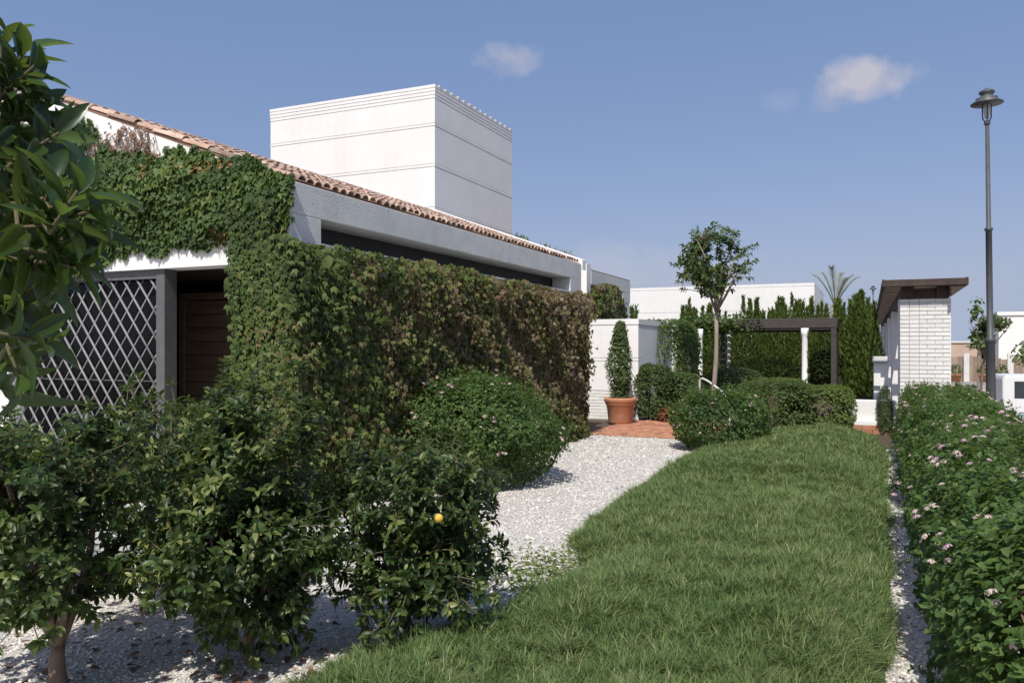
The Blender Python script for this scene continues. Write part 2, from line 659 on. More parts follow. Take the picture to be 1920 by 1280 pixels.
# leaf colours are sRGB-linear albedo; rnd picks along the ramp
M['citrus'] = leafmat('citrus_leaf', [(0, (.012, .027, .008)), (.45, (.028, .054, .013)), (.8, (.074, .112, .027)), (1, (.22, .24, .08))], .42, .2, .34)
M['orange_leaf'] = leafmat('orange_leaf', [(0, (.010, .026, .007)), (.5, (.024, .052, .012)), (.85, (.050, .092, .020)), (1, (.10, .15, .035))], .33, .24, .45)
M['lantana'] = leafmat('lantana_leaf', [(0, (.026, .056, .016)), (.5, (.062, .112, .029)), (.85, (.108, .170, .048)), (1, (.18, .23, .085))], .55, .25, .25)
M['ivy'] = leafmat('ivy_leaf', [(0, (.026, .050, .015)), (.45, (.060, .105, .026)), (.8, (.11, .165, .040)), (.93, (.19, .22, .06)), (1, (.24, .12, .05))], .55, .2, .25)
M['creeper'] = leafmat('creeper_leaf', [(0, (.036, .064, .018)), (.3, (.088, .135, .032)), (.5, (.155, .165, .050)), (.66, (.165, .112, .058)),
                                        (.84, (.22, .160, .105)), (1, (.34, .285, .21))], .6, .22, .25, (.4, .3, .1))
M['dry'] = leafmat('dry_leaf', [(0, (.12, .065, .045)), (.5, (.20, .12, .08)), (1, (.33, .22, .15))], .7, .15, .2, (.4, .2, .08))
M['box'] = leafmat('clipped_hedge_leaf', [(0, (.030, .052, .016)), (.5, (.064, .098, .028)), (1, (.12, .155, .046))], .55, .2, .25)
M['boxlight'] = leafmat('light_hedge_leaf', [(0, (.055, .085, .020)), (.5, (.105, .145, .034)), (1, (.17, .205, .06))], .6, .25, .25)
M['cypress'] = leafmat('cypress_leaf', [(0, (.045, .070, .017)), (.5, (.100, .145, .030)), (1, (.18, .22, .056))], .65, .25, .2)
M['tree'] = leafmat('tree_leaf', [(0, (.030, .056, .020)), (.5, (.068, .115, .034)), (.9, (.12, .175, .052)), (1, (.18, .22, .08))], .45, .25, .4)
M['palm'] = leafmat('palm_leaf', [(0, (.09, .10, .05)), (.5, (.15, .16, .075)), (1, (.24, .23, .12))], .5, .25, .4)
M['rust'] = leafmat('rust_shrub_leaf', [(0, (.10, .045, .02)), (.5, (.19, .085, .035)), (1, (.28, .14, .06))], .6, .2, .2, (.4, .2, .08))
M['grass'] = leafmat('grass_blade', [(0, (.040, .078, .023)), (.35, (.102, .168, .050)), (.7, (.184, .250, .090)), (.92, (.29, .34, .150)), (1, (.44, .40, .25))], .55, .3, .2, (.4, .5, .14))


def flatmat(name, col, rough=.6, trans=.2):
    m, nt, out = new_mat(name)
    p = nt.nodes.new('ShaderNodeBsdfPrincipled')
    p.inputs['Roughness'].default_value = rough
    c = ramp(nt, noise(nt, 60, 3), [(.3, tuple(v * .8 for v in col)), (.7, col)])
    nt.links.new(c, p.inputs['Base Color'])
    t = nt.nodes.new('ShaderNodeBsdfTranslucent')
    nt.links.new(c, t.inputs['Color'])
    mx = nt.nodes.new('ShaderNodeMixShader')
    mx.inputs[0].default_value = trans
    nt.links.new(p.outputs['BSDF'], mx.inputs[1])
    nt.links.new(t.outputs['BSDF'], mx.inputs[2])
    nt.links.new(mx.outputs[0], out.inputs['Surface'])
    return m


M['pink'] = flatmat('pink_petal', (.64, .40, .47))
M['cream'] = flatmat('cream_petal', (.72, .55, .50))

# ------------------------------------------------------------------ the setting: ground
STREET_Z = -0.45
FX0 = -12.0
g = MB()
g.box(-500, 500, -60, 900, STREET_Z - .3, STREET_Z)
tag(g.build('ground', M['earth']), kind='structure')
g = MB()
g.box(1.9, 40, -20, 58, STREET_Z - .2, STREET_Z + .004)
tag(g.build('street', M['asphalt']), kind='structure')
g = MB()
g.prism([(-40, -12), (1.62, -12), (1.62, 60), (-40, 60)], 'z', STREET_Z - .1, 0.0)
tag(g.build('garden_ground', M['soil']), kind='structure')
g = MB()
g.prism([(FX0, -11.9), (.75, -11.9), (.75, 13.93), (FX0, 13.93)], 'z', -.02, .004)
tag(g.build('gravel_path', M['gravel_bed']), kind='structure')
g = MB()
g.box(1.62, 1.80, -12, 60, STREET_Z - .1, 0.06)
tag(g.build('kerb', M['concrete'], bevel=.01), kind='structure')

# brick paving laid in herringbone at the corner of the house
PX0, PX1, PY0, PY1 = -4.83, -2.60, 13.95, 17.05
pave = MB().box(PX0, PX1, PY0, PY1, -.05, .018).build('brick_paving', M['sand'])
tag(pave, kind='structure')


def brick_var(name, L, W, H, mat, gap=.008, ch=.004, nvar=5):
    out = []
    for q in range(nvar):
        mb = MB()
        r = random.Random(q)
        x, y = L / 2 - gap / 2, W / 2 - gap / 2
        j = lambda: r.uniform(-.0015, .0015)
        lo = [(-x + j(), -y + j(), 0), (x + j(), -y + j(), 0), (x + j(), y + j(), 0), (-x + j(), y + j(), 0)]
        mid = [(p[0], p[1], H - ch) for p in lo]
        top = [(p[0] * (1 - ch / x), p[1] * (1 - ch / y), H) for p in lo]
        fs_ = [(3, 2, 1, 0), (8, 9, 10, 11)]
        for k in range(4):
            k2 = (k + 1) % 4
            fs_ += [(k, k2, k2 + 4, k + 4), (k + 4, k2 + 4, k2 + 8, k + 8)]
        mb.add(lo + mid + top, fs_)
        me = mb.mesh(name, mat)
        set_rnd(me, [(q + .5) / nvar] * len(me.polygons))
        out.append(me)
    return out


def put(name, me, parent, mtx):
    o = bpy.data.objects.new(name, me)
    o.parent = parent
    o.matrix_basis = mtx
    COL.objects.link(o)
    return o


W_ = .12
bv = brick_var('brick', 2 * W_, W_, .03, M['paver'], .010)
nx, ny = int((PX1 - PX0) / W_) + 2, int((PY1 - PY0) / W_) + 2
for i in range(nx):
    for j in range(ny):
        k = (i - j) % 4
        if k == 0:
            cx, cy_, rz = PX0 + (i + 1) * W_, PY0 + (j + .5) * W_, 0
        elif k == 3:
            cx, cy_, rz = PX0 + (i + .5) * W_, PY0 + (j + 1) * W_, math.pi / 2
        else:
            continue
        if not (PX0 + .05 < cx < PX1 - .05 and PY0 + .05 < cy_ < PY1 - .05):
            continue
        m = Matrix.Translation((cx, cy_, .004 + random.uniform(-.002, .003))) @ Matrix.Rotation(rz + random.uniform(-.01, .01), 4, 'Z')
        put('brick', random.choice(bv), pave, m)

# ------------------------------------------------------------------ the house
FX = -4.85             # face of the long wall
GY = 5.83              # face of the gable wall
HY1 = 13.87            # far end of the first wing
LZ = 2.39              # underside of the gable lintel
SL = 0.368             # roof slope
EAVE = 3.135            # roof bed at the eave (x = FX)
RX = -8.0              # ridge
house = thing('house', 'white house with a clay tile roof, grey eaves beam and lattice grille', 'house', (FX, GY, 0))


def roof_z(x):
    return EAVE + (FX - x) * SL if x > RX else EAVE + (FX - RX) * SL - (RX - x) * SL


LX = RX - (FX - RX)
gw = MB()
gw.prism([(LX, LZ), (FX - .048, LZ), (FX - .048, roof_z(FX - .048) - .03), (RX, roof_z(RX) - .03), (LX, roof_z(LX) - .03)], 'y', GY, GY + .25)
gw.prism([(-5.36, 0), (FX - .048, 0), (FX - .048, LZ), (-5.36, LZ)], 'y', GY, GY + .25)
gw.prism([(LX, 0), (-8.78, 0), (-8.78, LZ), (LX, LZ)], 'y', GY, GY + .25)
gw.build('gable_wall', M['white'], house)
MB().box(-5.10, FX - .008, GY + .253, HY1 - .02, 0, 2.57).build('long_wall', M['white'], house)
MB().box(-5.12, FX + .03, GY + .46, HY1 - .58, 2.572, 2.60).build('wall_ledge', M['concrete'], house)
MB().box(LX, -5.103, HY1 - .27, HY1 - .02, 0, 3.0).prism([(LX, 3.0), (FX - .05, 3.0), (RX, roof_z(RX) - .05)], 'y', HY1 - .27, HY1 - .021).build('end_wall', M['white'], house)
MB().box(LX, LX + .22, GY + .253, HY1 - .28, 0, 3.0).build('rear_wall', M['white'], house)


def lshape(y1, z0, z1, name):
    pts = [(FX, GY + .002), (FX, y1), (FX - .45, y1), (FX - .45, GY + .253), (FX - .046, GY + .253), (FX - .046, GY + .002)]
    return MB().prism(pts, 'z', z0, z1).build(name, M['concrete'], house, bevel=.008)


lshape(HY1, 2.84, EAVE, 'eaves_beam')
lshape(GY + .46, 2.50, 2.839, 'post')
MB().box(FX - .35, FX, HY1 - .58, HY1, 2.50, 2.839).build('post', M['concrete'], house, bevel=.008)
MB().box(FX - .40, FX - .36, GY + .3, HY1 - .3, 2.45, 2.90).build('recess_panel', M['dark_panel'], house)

roof = MB()
for (xa, xb) in ((FX - .04, RX), (LX - .10, RX)):
    t = .025
    roof.add([(xa, GY + .004, roof_z(xa)), (xb, GY + .004, roof_z(xb)), (xb, HY1, roof_z(xb)), (xa, HY1, roof_z(xa)),
              (xa, GY + .004, roof_z(xa) - t), (xb, GY + .004, roof_z(xb) - t), (xb, HY1, roof_z(xb) - t), (xa, HY1, roof_z(xa) - t)],
             [(0, 1, 2, 3), (7, 6, 5, 4), (0, 4, 5, 1), (1, 5, 6, 2), (2, 6, 7, 3), (3, 7, 4, 0)])
roof_o = roof.build('roof', M['tile_base'], house)


def tile_geo(L=.42, r0=.057, r1=.048, th=.010, n=6):
    """a half-round clay tile lying along local x, the wide end at x = L"""
    mb = MB()
    vs_ = []
    for (x, r) in ((0, r1), (L, r0)):
        for rr in (r, r - th):
            for k in range(n + 1):
                a = math.pi * k / n
                vs_.append((x, rr * math.cos(a), rr * math.sin(a) * .8))
    m = n + 1
    fs_ = []
    for k in range(n):
        fs_ += [(k, k + 1, 2 * m + k + 1, 2 * m + k), (m + k + 1, m + k, 3 * m + k, 3 * m + k + 1),
                (2 * m + k, 2 * m + k + 1, 3 * m + k + 1, 3 * m + k), (k + 1, k, m + k, m + k + 1)]
    fs_ += [(0, 2 * m, 3 * m, m), (n, m + n, 3 * m + n, 2 * m + n)]
    mb.add(vs_, fs_)
    return mb


TG = tile_geo()
tv = []
for q in range(6):
    me = TG.mesh('roof_tile', M['tile'], smooth=False)
    set_rnd(me, [(q + .5) / 6] * len(me.polygons))
    tv.append(me)
ang = math.atan(SL)
cosA, sinA = math.cos(ang), math.sin(ang)
spots = []
STEP = .345
ncol = int((HY1 - .05 - GY) / .130)
for c in range(ncol):
    yy = GY + .045 + c * .130
    for k in range(10):
        xlow = FX - .02 - k * STEP * cosA                      # x of the tile's lower end
        if xlow - .42 * cosA < RX - .12:
            continue
        spots.append((yy, k, xlow))
near = sorted(spots, key=lambda s: (s[0] - 0) ** 2 + s[2] ** 2)
rest_v, rest_f, rest_r = [], [], []
hb = base_of(house)
for n_, (yy, k, xlow) in enumerate(near):
    m = (Matrix.Translation((xlow - .42 * cosA, yy + random.uniform(-.012, .012), roof_z(xlow) + .42 * sinA + .004))
         @ Matrix.Rotation(random.uniform(-.025, .025), 4, 'Z') @ Matrix.Rotation(ang - .035 + random.uniform(-.012, .012), 4, 'Y'))
    if n_ < 290:
        mm = m.copy()
        mm.translation -= hb
        put('roof_tile', random.choice(tv), roof_o, mm)
    else:
        o = len(rest_v)
        rest_v += [tuple(m @ Vector(p)) for p in TG.v]
        rest_f += [tuple(i + o for i in f) for f in TG.f]
        rest_r += [random.random()] * len(TG.f)
if rest_v:
    mb = MB()
    mb.v, mb.f = rest_v, rest_f
    ob = mb.build('roof_tile_field', M['tile'], roof_o, kind='stuff')
    set_rnd(ob.data, rest_r)
rg = tile_geo(.40, .085, .075, .014)
rgm = rg.mesh('ridge_tile', M['tile'])
set_rnd(rgm, [.35] * len(rgm.polygons))
yy = GY - .06
while yy < HY1 - .3:
    m = Matrix.Translation((RX - hb.x, yy - hb.y, roof_z(RX) - .012)) @ Matrix.Rotation(math.pi / 2, 4, 'Z')
    put('ridge_tile', rgm, roof_o, m)
    yy += .36
cop = MB().prism([(FX + .02, roof_z(FX + .02) - .10), (FX + .02, roof_z(FX + .02) + .09), (RX - .05, roof_z(RX) + .10),
                  (RX - .05, roof_z(RX) - .10)], 'y', HY1 + .005, HY1 + .20)
cop.build('verge_coping', M['white'], house, bevel=.01)

# porch behind the gable opening
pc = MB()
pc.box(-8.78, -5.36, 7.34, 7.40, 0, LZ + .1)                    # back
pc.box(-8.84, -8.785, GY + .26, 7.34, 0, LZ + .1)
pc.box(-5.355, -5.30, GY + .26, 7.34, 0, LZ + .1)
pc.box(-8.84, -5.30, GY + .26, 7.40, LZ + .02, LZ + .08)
pc.build('porch_lining', M['porch_shade'], house)
MB().box(-8.78, -5.36, GY + .02, 7.34, .004, .03).build('porch_floor', M['concrete'], house)
door = MB().box(-7.72, -7.64, 7.24, 7.33, .03, 2.26).box(-6.83, -6.75, 7.24, 7.33, .03, 2.26).box(-7.64, -6.83, 7.24, 7.33, 2.18, 2.26)
door = door.build('door', M['door_wood'], house)
for k in range(13):
    z0 = .04 + k * .164
    MB().box(-7.635, -6.835, 7.262 + random.uniform(0, .004), 7.32, z0, z0 + .157).build('plank', M['door_wood'], door, bevel=.004)
MB().tube([(-6.92, 7.19, 1.02), (-6.92, 7.26, 1.02)], .012).tube([(-6.92, 7.19, 1.02), (-7.03, 7.19, 1.02)], .010).build('door_handle', M['bar'], door)
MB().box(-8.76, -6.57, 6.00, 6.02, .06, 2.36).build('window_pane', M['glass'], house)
MB().box(-6.57, -6.455, GY + .04, GY + .20, .03, LZ - .002).build('grille_post', M['steel'], house, bevel=.005)
gr = MB().box(-8.77, -6.572, GY + .05, GY + .12, 2.30, LZ - .004).box(-8.77, -6.572, GY + .05, GY + .12, .05, .11)
gr.tube([(-8.77, GY + .105, 1.26), (-6.575, GY + .105, 1.26)], .006, 6)
grille = gr.build('window_grille', M['steel'], house)
gx0, gx1, gz0, gz1 = -8.76, -6.575, .11, 2.30
DXg, DZg = .192, .25
for sgn, rad, yb in ((-1, .0115, GY + .075), (1, .0075, GY + .096)):
    slope = DZg / DXg * sgn
    c = -20
    while c < 20:
        # line z = slope * (x - gx0) + c clipped to the opening
        pts = []
        for x in (gx0, gx1):
            z = slope * (x - gx0) + c
            if gz0 <= z <= gz1:
                pts.append((x, z))
        for z in (gz0, gz1):
            x = (z - c) / slope + gx0
            if gx0 < x < gx1:
                pts.append((x, z))
        if len(pts) >= 2 and math.dist(pts[0], pts[1]) > .05:
            (xa, za), (xb, zb) = pts[0], pts[1]
            MB().tube([(xa, yb, za), (xb, yb, zb)], rad, 6).build('bar', M['bar'], grille, smooth=True)
        c += DZg
# ------------------------------------------------------------------ the tower
TX, TY = -8.97, 15.70
TW, TL, TZ = 4.69, 4.24, 7.53
tower = thing('tower', 'tall plain white tower rising behind the tiled roof', 'tower', (TX, TY, 0))
MB().box(TX - TW + .02, TX - .02, TY + .02, TY + TL - .02, 0, TZ - .04).build('core', M['mortar'], tower)
lev = [(0, 3.70), (3.71, 3.775), (3.785, 4.70), (4.71, 4.765), (4.775, 5.675), (5.685, 5.742), (5.752, 6.59), (6.60, 6.655), (6.665, 7.215)]
for i, (a, b) in enumerate(lev):
    e = .004 if b - a < .1 else 0
    MB().box(TX - TW - e, TX + e, TY - e, TY + TL + e, a, b).build('wall_panel' if b - a > .1 else 'string_course', M['white'], tower, bevel=.004)
for k in range(4):
    z0 = 7.224 + k * .077
    e = .004 + .004 * k
    MB().box(TX - TW - e, TX + e, TY - e, TY + TL + e, z0, z0 + .069).build('corbel_course', M['white'], tower, bevel=.004)
for k in range(14):
    y0 = TY + .18 + k * .30
    MB().box(TX - .10, TX + .022, y0, y0 + .11, 7.516, 7.545 + random.uniform(0, .012)).build('coping_brick', M['white_brick'], tower)
MB().box(TX - 1.2, TX - .03, TY + TL + .02, TY + TL + 5.2, 0, 4.55).box(TX - 1.25, TX + .02, TY + TL + 1.6, TY + TL + 5.22, 4.552, 4.64).build('rear_annex', M['white'], tower)

# roof-top weeds on the annex
wd = thing('roof_plant', 'wispy weeds growing along the parapet behind the tower', 'plant', (TX - .2, TY + TL + .6, 4.55))
n = 260
p = np.stack([rng.uniform(TX - .5, TX, n), np.concatenate([rng.normal(TY + TL + .9, .35, n // 2), rng.uniform(TY + TL + .1, TY + TL + 5, n - n // 2)]),
              rng.uniform(4.5, 4.68, n)], 1)
leaves(wd, SPRAY, p, frames(rng.normal(size=(n, 3)) * .5 + np.array([0, 0, 1]), rand_dirs(n)), rng.uniform(.1, .22, n), rng.uniform(0, 1, n), M['boxlight'])

# ------------------------------------------------------------------ second wing, beyond the first
SX = -5.99
wing = thing('house_wing', 'low far wing with a grey concrete eaves beam above dark creeper', 'house wing', (SX, 17.5, 0))
MB().box(SX - .50, SX, 17.5, 17.8, 0, 3.54).build('end_wall', M['white'], wing)
MB().box(SX - 3.0, SX - .002, 17.802, 21.05, 0, 2.80).build('long_wall', M['white'], wing)
MB().box(SX - .45, SX + .01, 17.802, 21.1, 3.08, 3.40).build('eaves_beam', M['concrete'], wing, bevel=.008)
MB().box(SX - .35, SX + .008, 20.4, 21.1, 2.802, 3.078).build('post', M['concrete'], wing)
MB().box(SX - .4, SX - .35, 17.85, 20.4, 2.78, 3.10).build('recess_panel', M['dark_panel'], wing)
MB().prism([(SX + .0, 3.402), (SX + .0, 3.43), (SX - 3.0, 3.60), (SX - 3.0, 3.55)], 'y', 17.81, 21.1).build('roof', M['tile_base'], wing)
for k in range(16):
    m = Matrix.Translation((SX - .55 - wing.location.x, 17.9 + k * .2 - wing.location.y, 3.43)) @ Matrix.Rotation(.07, 4, 'Y')
    put('roof_tile', tv[k % 6], wing, m)

# ------------------------------------------------------------------ white garden wall with the pot
GWX, GWY, GWZ = -4.66, 17.08, 2.235
gwall = thing('garden_wall', 'white brick garden wall behind the terracotta pot', 'wall', (GWX, GWY, 0))
MB().box(-9.0, GWX - .012, GWY + .012, GWY + .26, 0, GWZ - .08).box(GWX - .26, GWX - .012, GWY + .26, GWY + 3.2, 0, GWZ - .08).build('core', M['mortar'], gwall)
zb = .02
wb = brick_var('brick', .292, .06, .058, M['white_brick'], .008, .004)
for k in range(9):                                             # lower courses read as single bricks
    for j in range(16):
        cx = GWX - .146 - j * .292 + (0.146 if k % 2 else 0)
        if cx + .146 > GWX + .01:
            continue
        put('brick', random.choice(wb), gwall, Matrix.Translation((cx - GWX, .03, zb)))
    zb += .070
for (a, b) in ((.655, 1.30), (1.312, 1.372), (1.384, 2.10)):
    MB().box(-9.0, GWX, GWY, GWY + .27, a, b).build('wall_panel', M['white'], gwall, bevel=.003)
MB().box(-9.0, GWX + .012, GWY - .012, GWY + .282, 2.112, GWZ).build('coping', M['white'], gwall, bevel=.005)
MB().box(GWX - .27, GWX - .001, GWY + .272, GWY + 3.2, .02, 2.10).box(GWX - .282, GWX + .011, GWY + .284, GWY + 3.2, 2.112, GWZ - .002).build('return_wall', M['white'], gwall)

# ------------------------------------------------------------------ far white building
bld = thing('building', 'long flat-roofed white building behind the pergola and cypresses', 'building', (-6, 38, 0))
for (a, b) in ((0, 2.0), (2.012, 3.28), (3.292, 4.36), (4.372, 4.50)):
    MB().box(-16, -2.34, 38, 46, a, b).build('wall_panel', M['white'], bld)
MB().box(-15.95, -2.39, 38.05, 45.95, 0, 4.45).build('core', M['mortar'], bld)

# ------------------------------------------------------------------ pavilion: row of brick piers under a slatted timber roof
pav = thing('garden_pavilion', 'row of white brick piers under a brown slatted timber roof', 'pavilion', (.44, 15.42, 0), (0, 0, R_(.21)))
PH = 2.45
MB().box(.012, .768, .012, .83, 0, PH - .01).build('pier_core', M['mortar'], pav, local=True)
bricks = {w: brick_var('brick', w, .06, .059, M['white_brick'], .008, .004) for w in (.145, .15, .24, .12)}
for k in range(34):
    z0 = k * .072
    off = .0 if k % 2 else .06
    x = 0
    for (w, x0) in ((.145, 0), (.15, .150), *(((.24, .302), (.24, .542)) if k % 2 else ((.12, .302), (.24, .422), (.12, .662)))):
        put('brick', random.choice(bricks[w]), pav, Matrix.Translation((x0 + w / 2, .024 + random.uniform(-.0015, .0015), z0 + .006)))
for (x0, x1) in ((-.006, .006), (.774, .786)):
    MB().box(x0, x1, .06, .83, 0, PH - .002).build('pier_side', M['white'], pav, local=True)
for y0 in (5.3, 9.6, 14.4, 19.2, 24.0):
    MB().box(0, .78, y0, y0 + .8, 0, PH).build('pier', M['white'], pav, local=True, bevel=.01)
MB().box(.02, .22, -.03, 25.2, PH + .002, PH + .20).build('wall_plate', M['wood_dark'], pav, local=True, bevel=.006)
MB().box(.56, .76, -.03, 25.2, PH + .002, PH + .20).build('wall_plate', M['wood_dark'], pav, local=True, bevel=.006)
MB().box(.221, .559, .02, .10, PH + .002, PH + .17).build('end_beam', M['wood_dark'], pav, local=True)
MB().box(-.28, 1.02, -.24, -.18, PH + .20, PH + .315).build('fascia', M['wood_dark'], pav, local=True, bevel=.006)
MB().prism([(.765, PH + .01), (1.02, PH + .20), (.765, PH + .20)], 'y', -.22, -.10).build('bracket', M['wood_dark'], pav, local=True)
MB().box(-.28, -.24, -.178, 25.4, PH + .202, PH + .33).build('side_board', M['wood_dark'], pav, local=True)
MB().box(.98, 1.02, -.178, 25.4, PH + .202, PH + .33).build('side_board', M['wood_dark'], pav, local=True)
yy = -.15
k = 0
slat = MB().box(-.238, .978, 0, .17, PH + .204, PH + .25).mesh('slat', M['wood_dark'])
while yy < 25.2:
    put('slat', slat, pav, Matrix.Translation((0, yy, 0)))
    yy += .43

# low white wall and slim pier left of the pavilion
lw = thing('low_wall', 'low white wall on a terracotta brick plinth at the end of the lawn', 'wall', (-.2, 16.3, 0))
MB().box(-.41, .40, 16.3, 16.6, .17, .62).build('wall_block', M['white'], lw, bevel=.008)
MB().box(-.41, .28, 16.20, 16.298, .17, .24).build('ledge', M['white'], lw)
pb = brick_var('brick', .24, .09, .075, M['paver'], .010, .005)
for k in range(2):
    for j in range(4):
        put('brick', random.choice(pb), lw, Matrix.Translation((-.41 + .12 + j * .24 + (.0 if k else -.06) + .2, -.06, .008 + k * .08)))
MB().box(-.43, .40, 16.29, 16.6, 0, .168).build('plinth', M['sand'], lw)
pier = thing('gate_pier', 'slim white pier with stepped blocks beside the low wall', 'pier', (.1, 18.2, 0))
MB().box(.03, .30, 18.2, 18.9, 0, 1.30).build('shaft', M['white'], pier, bevel=.01)
MB().box(.0, .33, 18.15, 18.95, 1.302, 1.42).build('cap', M['concrete'], pier, bevel=.01)
for z0 in (.35, .82):
    MB().box(.035, .16, 18.12, 18.198, z0, z0 + .26).build('block', M['white'], pier)

# ------------------------------------------------------------------ pergola
perg = thing('pergola', 'dark metal pergola with slatted roof in front of the cypresses', 'pergola', (-3.2, 26.4, 0))
gx0, gx1, gy0, gy1, gz = -5.6, -.97, 26.4, 33.0, 2.52
MB().box(gx0, gx1, gy0, gy0 + .16, gz - .30, gz).build('beam', M['pergola'], perg, bevel=.006)
MB().box(gx0, gx1, gy1, gy1 + .16, gz - .30, gz).build('beam', M['pergola'], perg, bevel=.006)
MB().box(gx1 - .16, gx1 - .002, gy0 + .162, gy1 - .002, gz - .30, gz - .002).build('beam', M['pergola'], perg, bevel=.006)
MB().box(gx0 + .002, gx0 + .16, gy0 + .162, gy1 - .002, gz - .30, gz - .002).build('beam', M['pergola'], perg, bevel=.006)
for (xx, yy) in ((gx1 - .18, gy0 + .01), (gx1 - .18, gy1), (gx0 + .02, gy0 + .01), (gx0 + .02, gy1)):
    MB().box(xx, xx + .16, yy, yy + .15, 0, gz - .302).build('post', M['pergola'], perg, bevel=.006)
MB().box(gx1 - .02, gx1 - .012, gy0 + .7, gy1, .3, gz - .4).build('side_screen', M['pergola'], perg)
sm = MB().box(gx0 + .165, gx1 - .165, 0, .09, gz - .10, gz - .03).mesh('slat', M['pergola'], base_of(perg))
for k in range(38):
    put('slat', sm, perg, Matrix.Translation((0, gy0 + .25 + k * .17, 0)))
for (px, D, w) in ((1509, 24.3, .18), (1313, 25.4, .14), (1367, 30.5, .13)):
    x, y = at(px, D)
    col = thing('column', {1509: 'white column wrapped by a climber under the right of the pergola',
                           1313: 'white column at the left end of the pergola', 1367: 'thin white column deep inside the pergola'}[px],
                'column', (x, y, 0))
    MB().lathe([(w * .62, 0), (w * .62, .08), (w * .5, .12), (w * .47, 1.9), (w * .55, 1.98), (w * .62, 2.02), (w * .62, 2.2)], (x, y, 0), 14).build('shaft', M['white'], col, smooth=True)
    if px == 1509:
        n = 90
        a = rng.uniform(0, 6.28, n)
        z = rng.uniform(.2, 2.2, n)
        tw = np.sin(z * 4 + 1) * 1.1 + .6
        a = .35 * tw - .3 + rng.normal(0, .4, n)
        p = np.stack([x + np.cos(a) * w * .6, y + np.sin(a) * w * .6 - .02, z], 1)
        nr = np.stack([np.cos(a), np.sin(a), np.zeros(n)], 1)
        cl = thing('column_climber', {1509: 'leafy climber winding up the right white column', 1313: 'leafy climber on the left white column'}[px], 'climber', (x, y, 0))
        leaves(cl, OVATE, p, orient(nr, rng), rng.uniform(.06, .1, n), rng.uniform(0, 1, n), M['ivy'])

# ------------------------------------------------------------------ street lamps
def lamp(label, px, D, h, s, lean=0.0):
    x, y = at(px, D)
    t = thing('street_lamp', label, 'street lamp', (x, y, STREET_Z), (0, lean, 0), 'street lamps')
    H = h - STREET_Z
    MB().lathe([(.11 * s, 0), (.11 * s, .25), (.08 * s, .32), (.074 * s, 2.15), (.086 * s, 2.16), (.086 * s, 2.21), (.052 * s, 2.24),
                (.050 * s, H * .62), (.066 * s, H * .62 + .01), (.066 * s, H * .62 + .05), (.038 * s, H * .62 + .07), (.033 * s, H - .62 * s)], (0, 0, 0), 16).build('post', M['lamp'], t, smooth=True, local=True)
    z = H - .62 * s
    hd = MB().lathe([(.05 * s, 0), (.05 * s, .05 * s), (.02 * s, .07 * s)], (0, 0, z - .02), 12)
    hd = hd.build('lantern_collar', M['lamp'], t, local=True)
    for k in range(3):
        a = k * 2.094 + .5
        MB().tube([(.02 * s * math.cos(a), .02 * s * math.sin(a), z), (.075 * s * math.cos(a), .075 * s * math.sin(a), z + .10 * s),
                   (.08 * s * math.cos(a), .08 * s * math.sin(a), z + .36 * s)], .011 * s, 6).build('lantern_arm', M['lamp'], t, local=True)
    MB().lathe([(.03 * s, z + .08 * s), (.055 * s, z + .2 * s), (.06 * s, z + .36 * s)], (0, 0, 0), 12).build('lamp_glass', M['lampglass'], t, smooth=True, local=True)
    MB().lathe([(.255 * s, z + .335 * s), (.26 * s, z + .345 * s), (.175 * s, z + .405 * s), (.175 * s, z + .44 * s), (.105 * s, z + .47 * s), (.09 * s, z + .50 * s),
                (.125 * s, z + .525 * s), (.12 * s, z + .56 * s), (.055 * s, z + .59 * s), (.02 * s, z + .60 * s), (.02 * s, z + .62 * s)], (0, 0, 0), 24).build('lamp_shade', M['lamp'], t, smooth=True, local=True)
    return t


lamp('tall grey street lamp with a tiered round shade at right of the garden', 1860, 14.0, zrow(164, 14.0), 1.0, -.0122)
lamp('tiny distant street lamp left of the pavilion roof', 1637, 77.0, zrow(535, 77), 1.35)

# ------------------------------------------------------------------ street beyond, right edge
fn = thing('fence', 'weathered plank fence along the far side of the street', 'fence', (6, 56, STREET_Z))
x0 = 4.0
for k in range(46):
    w = random.uniform(.20, .34)
    h = random.uniform(1.35, 1.62)
    o = MB().box(x0, x0 + w - .02, 56 + random.uniform(-.02, .02), 56.06, STREET_Z, STREET_Z + h).build('plank', M['fence'], fn)
    set_rnd(o.data, [random.random()] * 6)
    x0 += w
for k in range(5):
    MB().box(5.1 + k * 2.3, 5.4 + k * 2.3, 55.78, 55.97, STREET_Z, STREET_Z + 1.72).build('post', M['concrete'], fn)
rb = thing('building', 'white flat-roofed building at the right edge behind the fence', 'building', (16, 66, STREET_Z))
MB().box(8.2, 30, 66, 80, STREET_Z, 3.9).build('wall', M['white'], rb)
MB().box(8.1, 30.1, 65.9, 80.1, 3.902, 4.15).build('coping', M['white'], rb)
lb = thing('building', 'low sandy building far behind the fence beside the pavilion', 'building', (5.5, 74, STREET_Z))
MB().box(3.2, 8.0, 74, 80, STREET_Z, 2.0).build('wall', surf('sandy_wall', [(.3, (.48, .36, .28)), (.7, (.58, .46, .37))], 1, .9), lb)
MB().box(3.1, 8.1, 73.9, 80.1, 2.002, 2.15).build('coping', M['concrete'], lb)
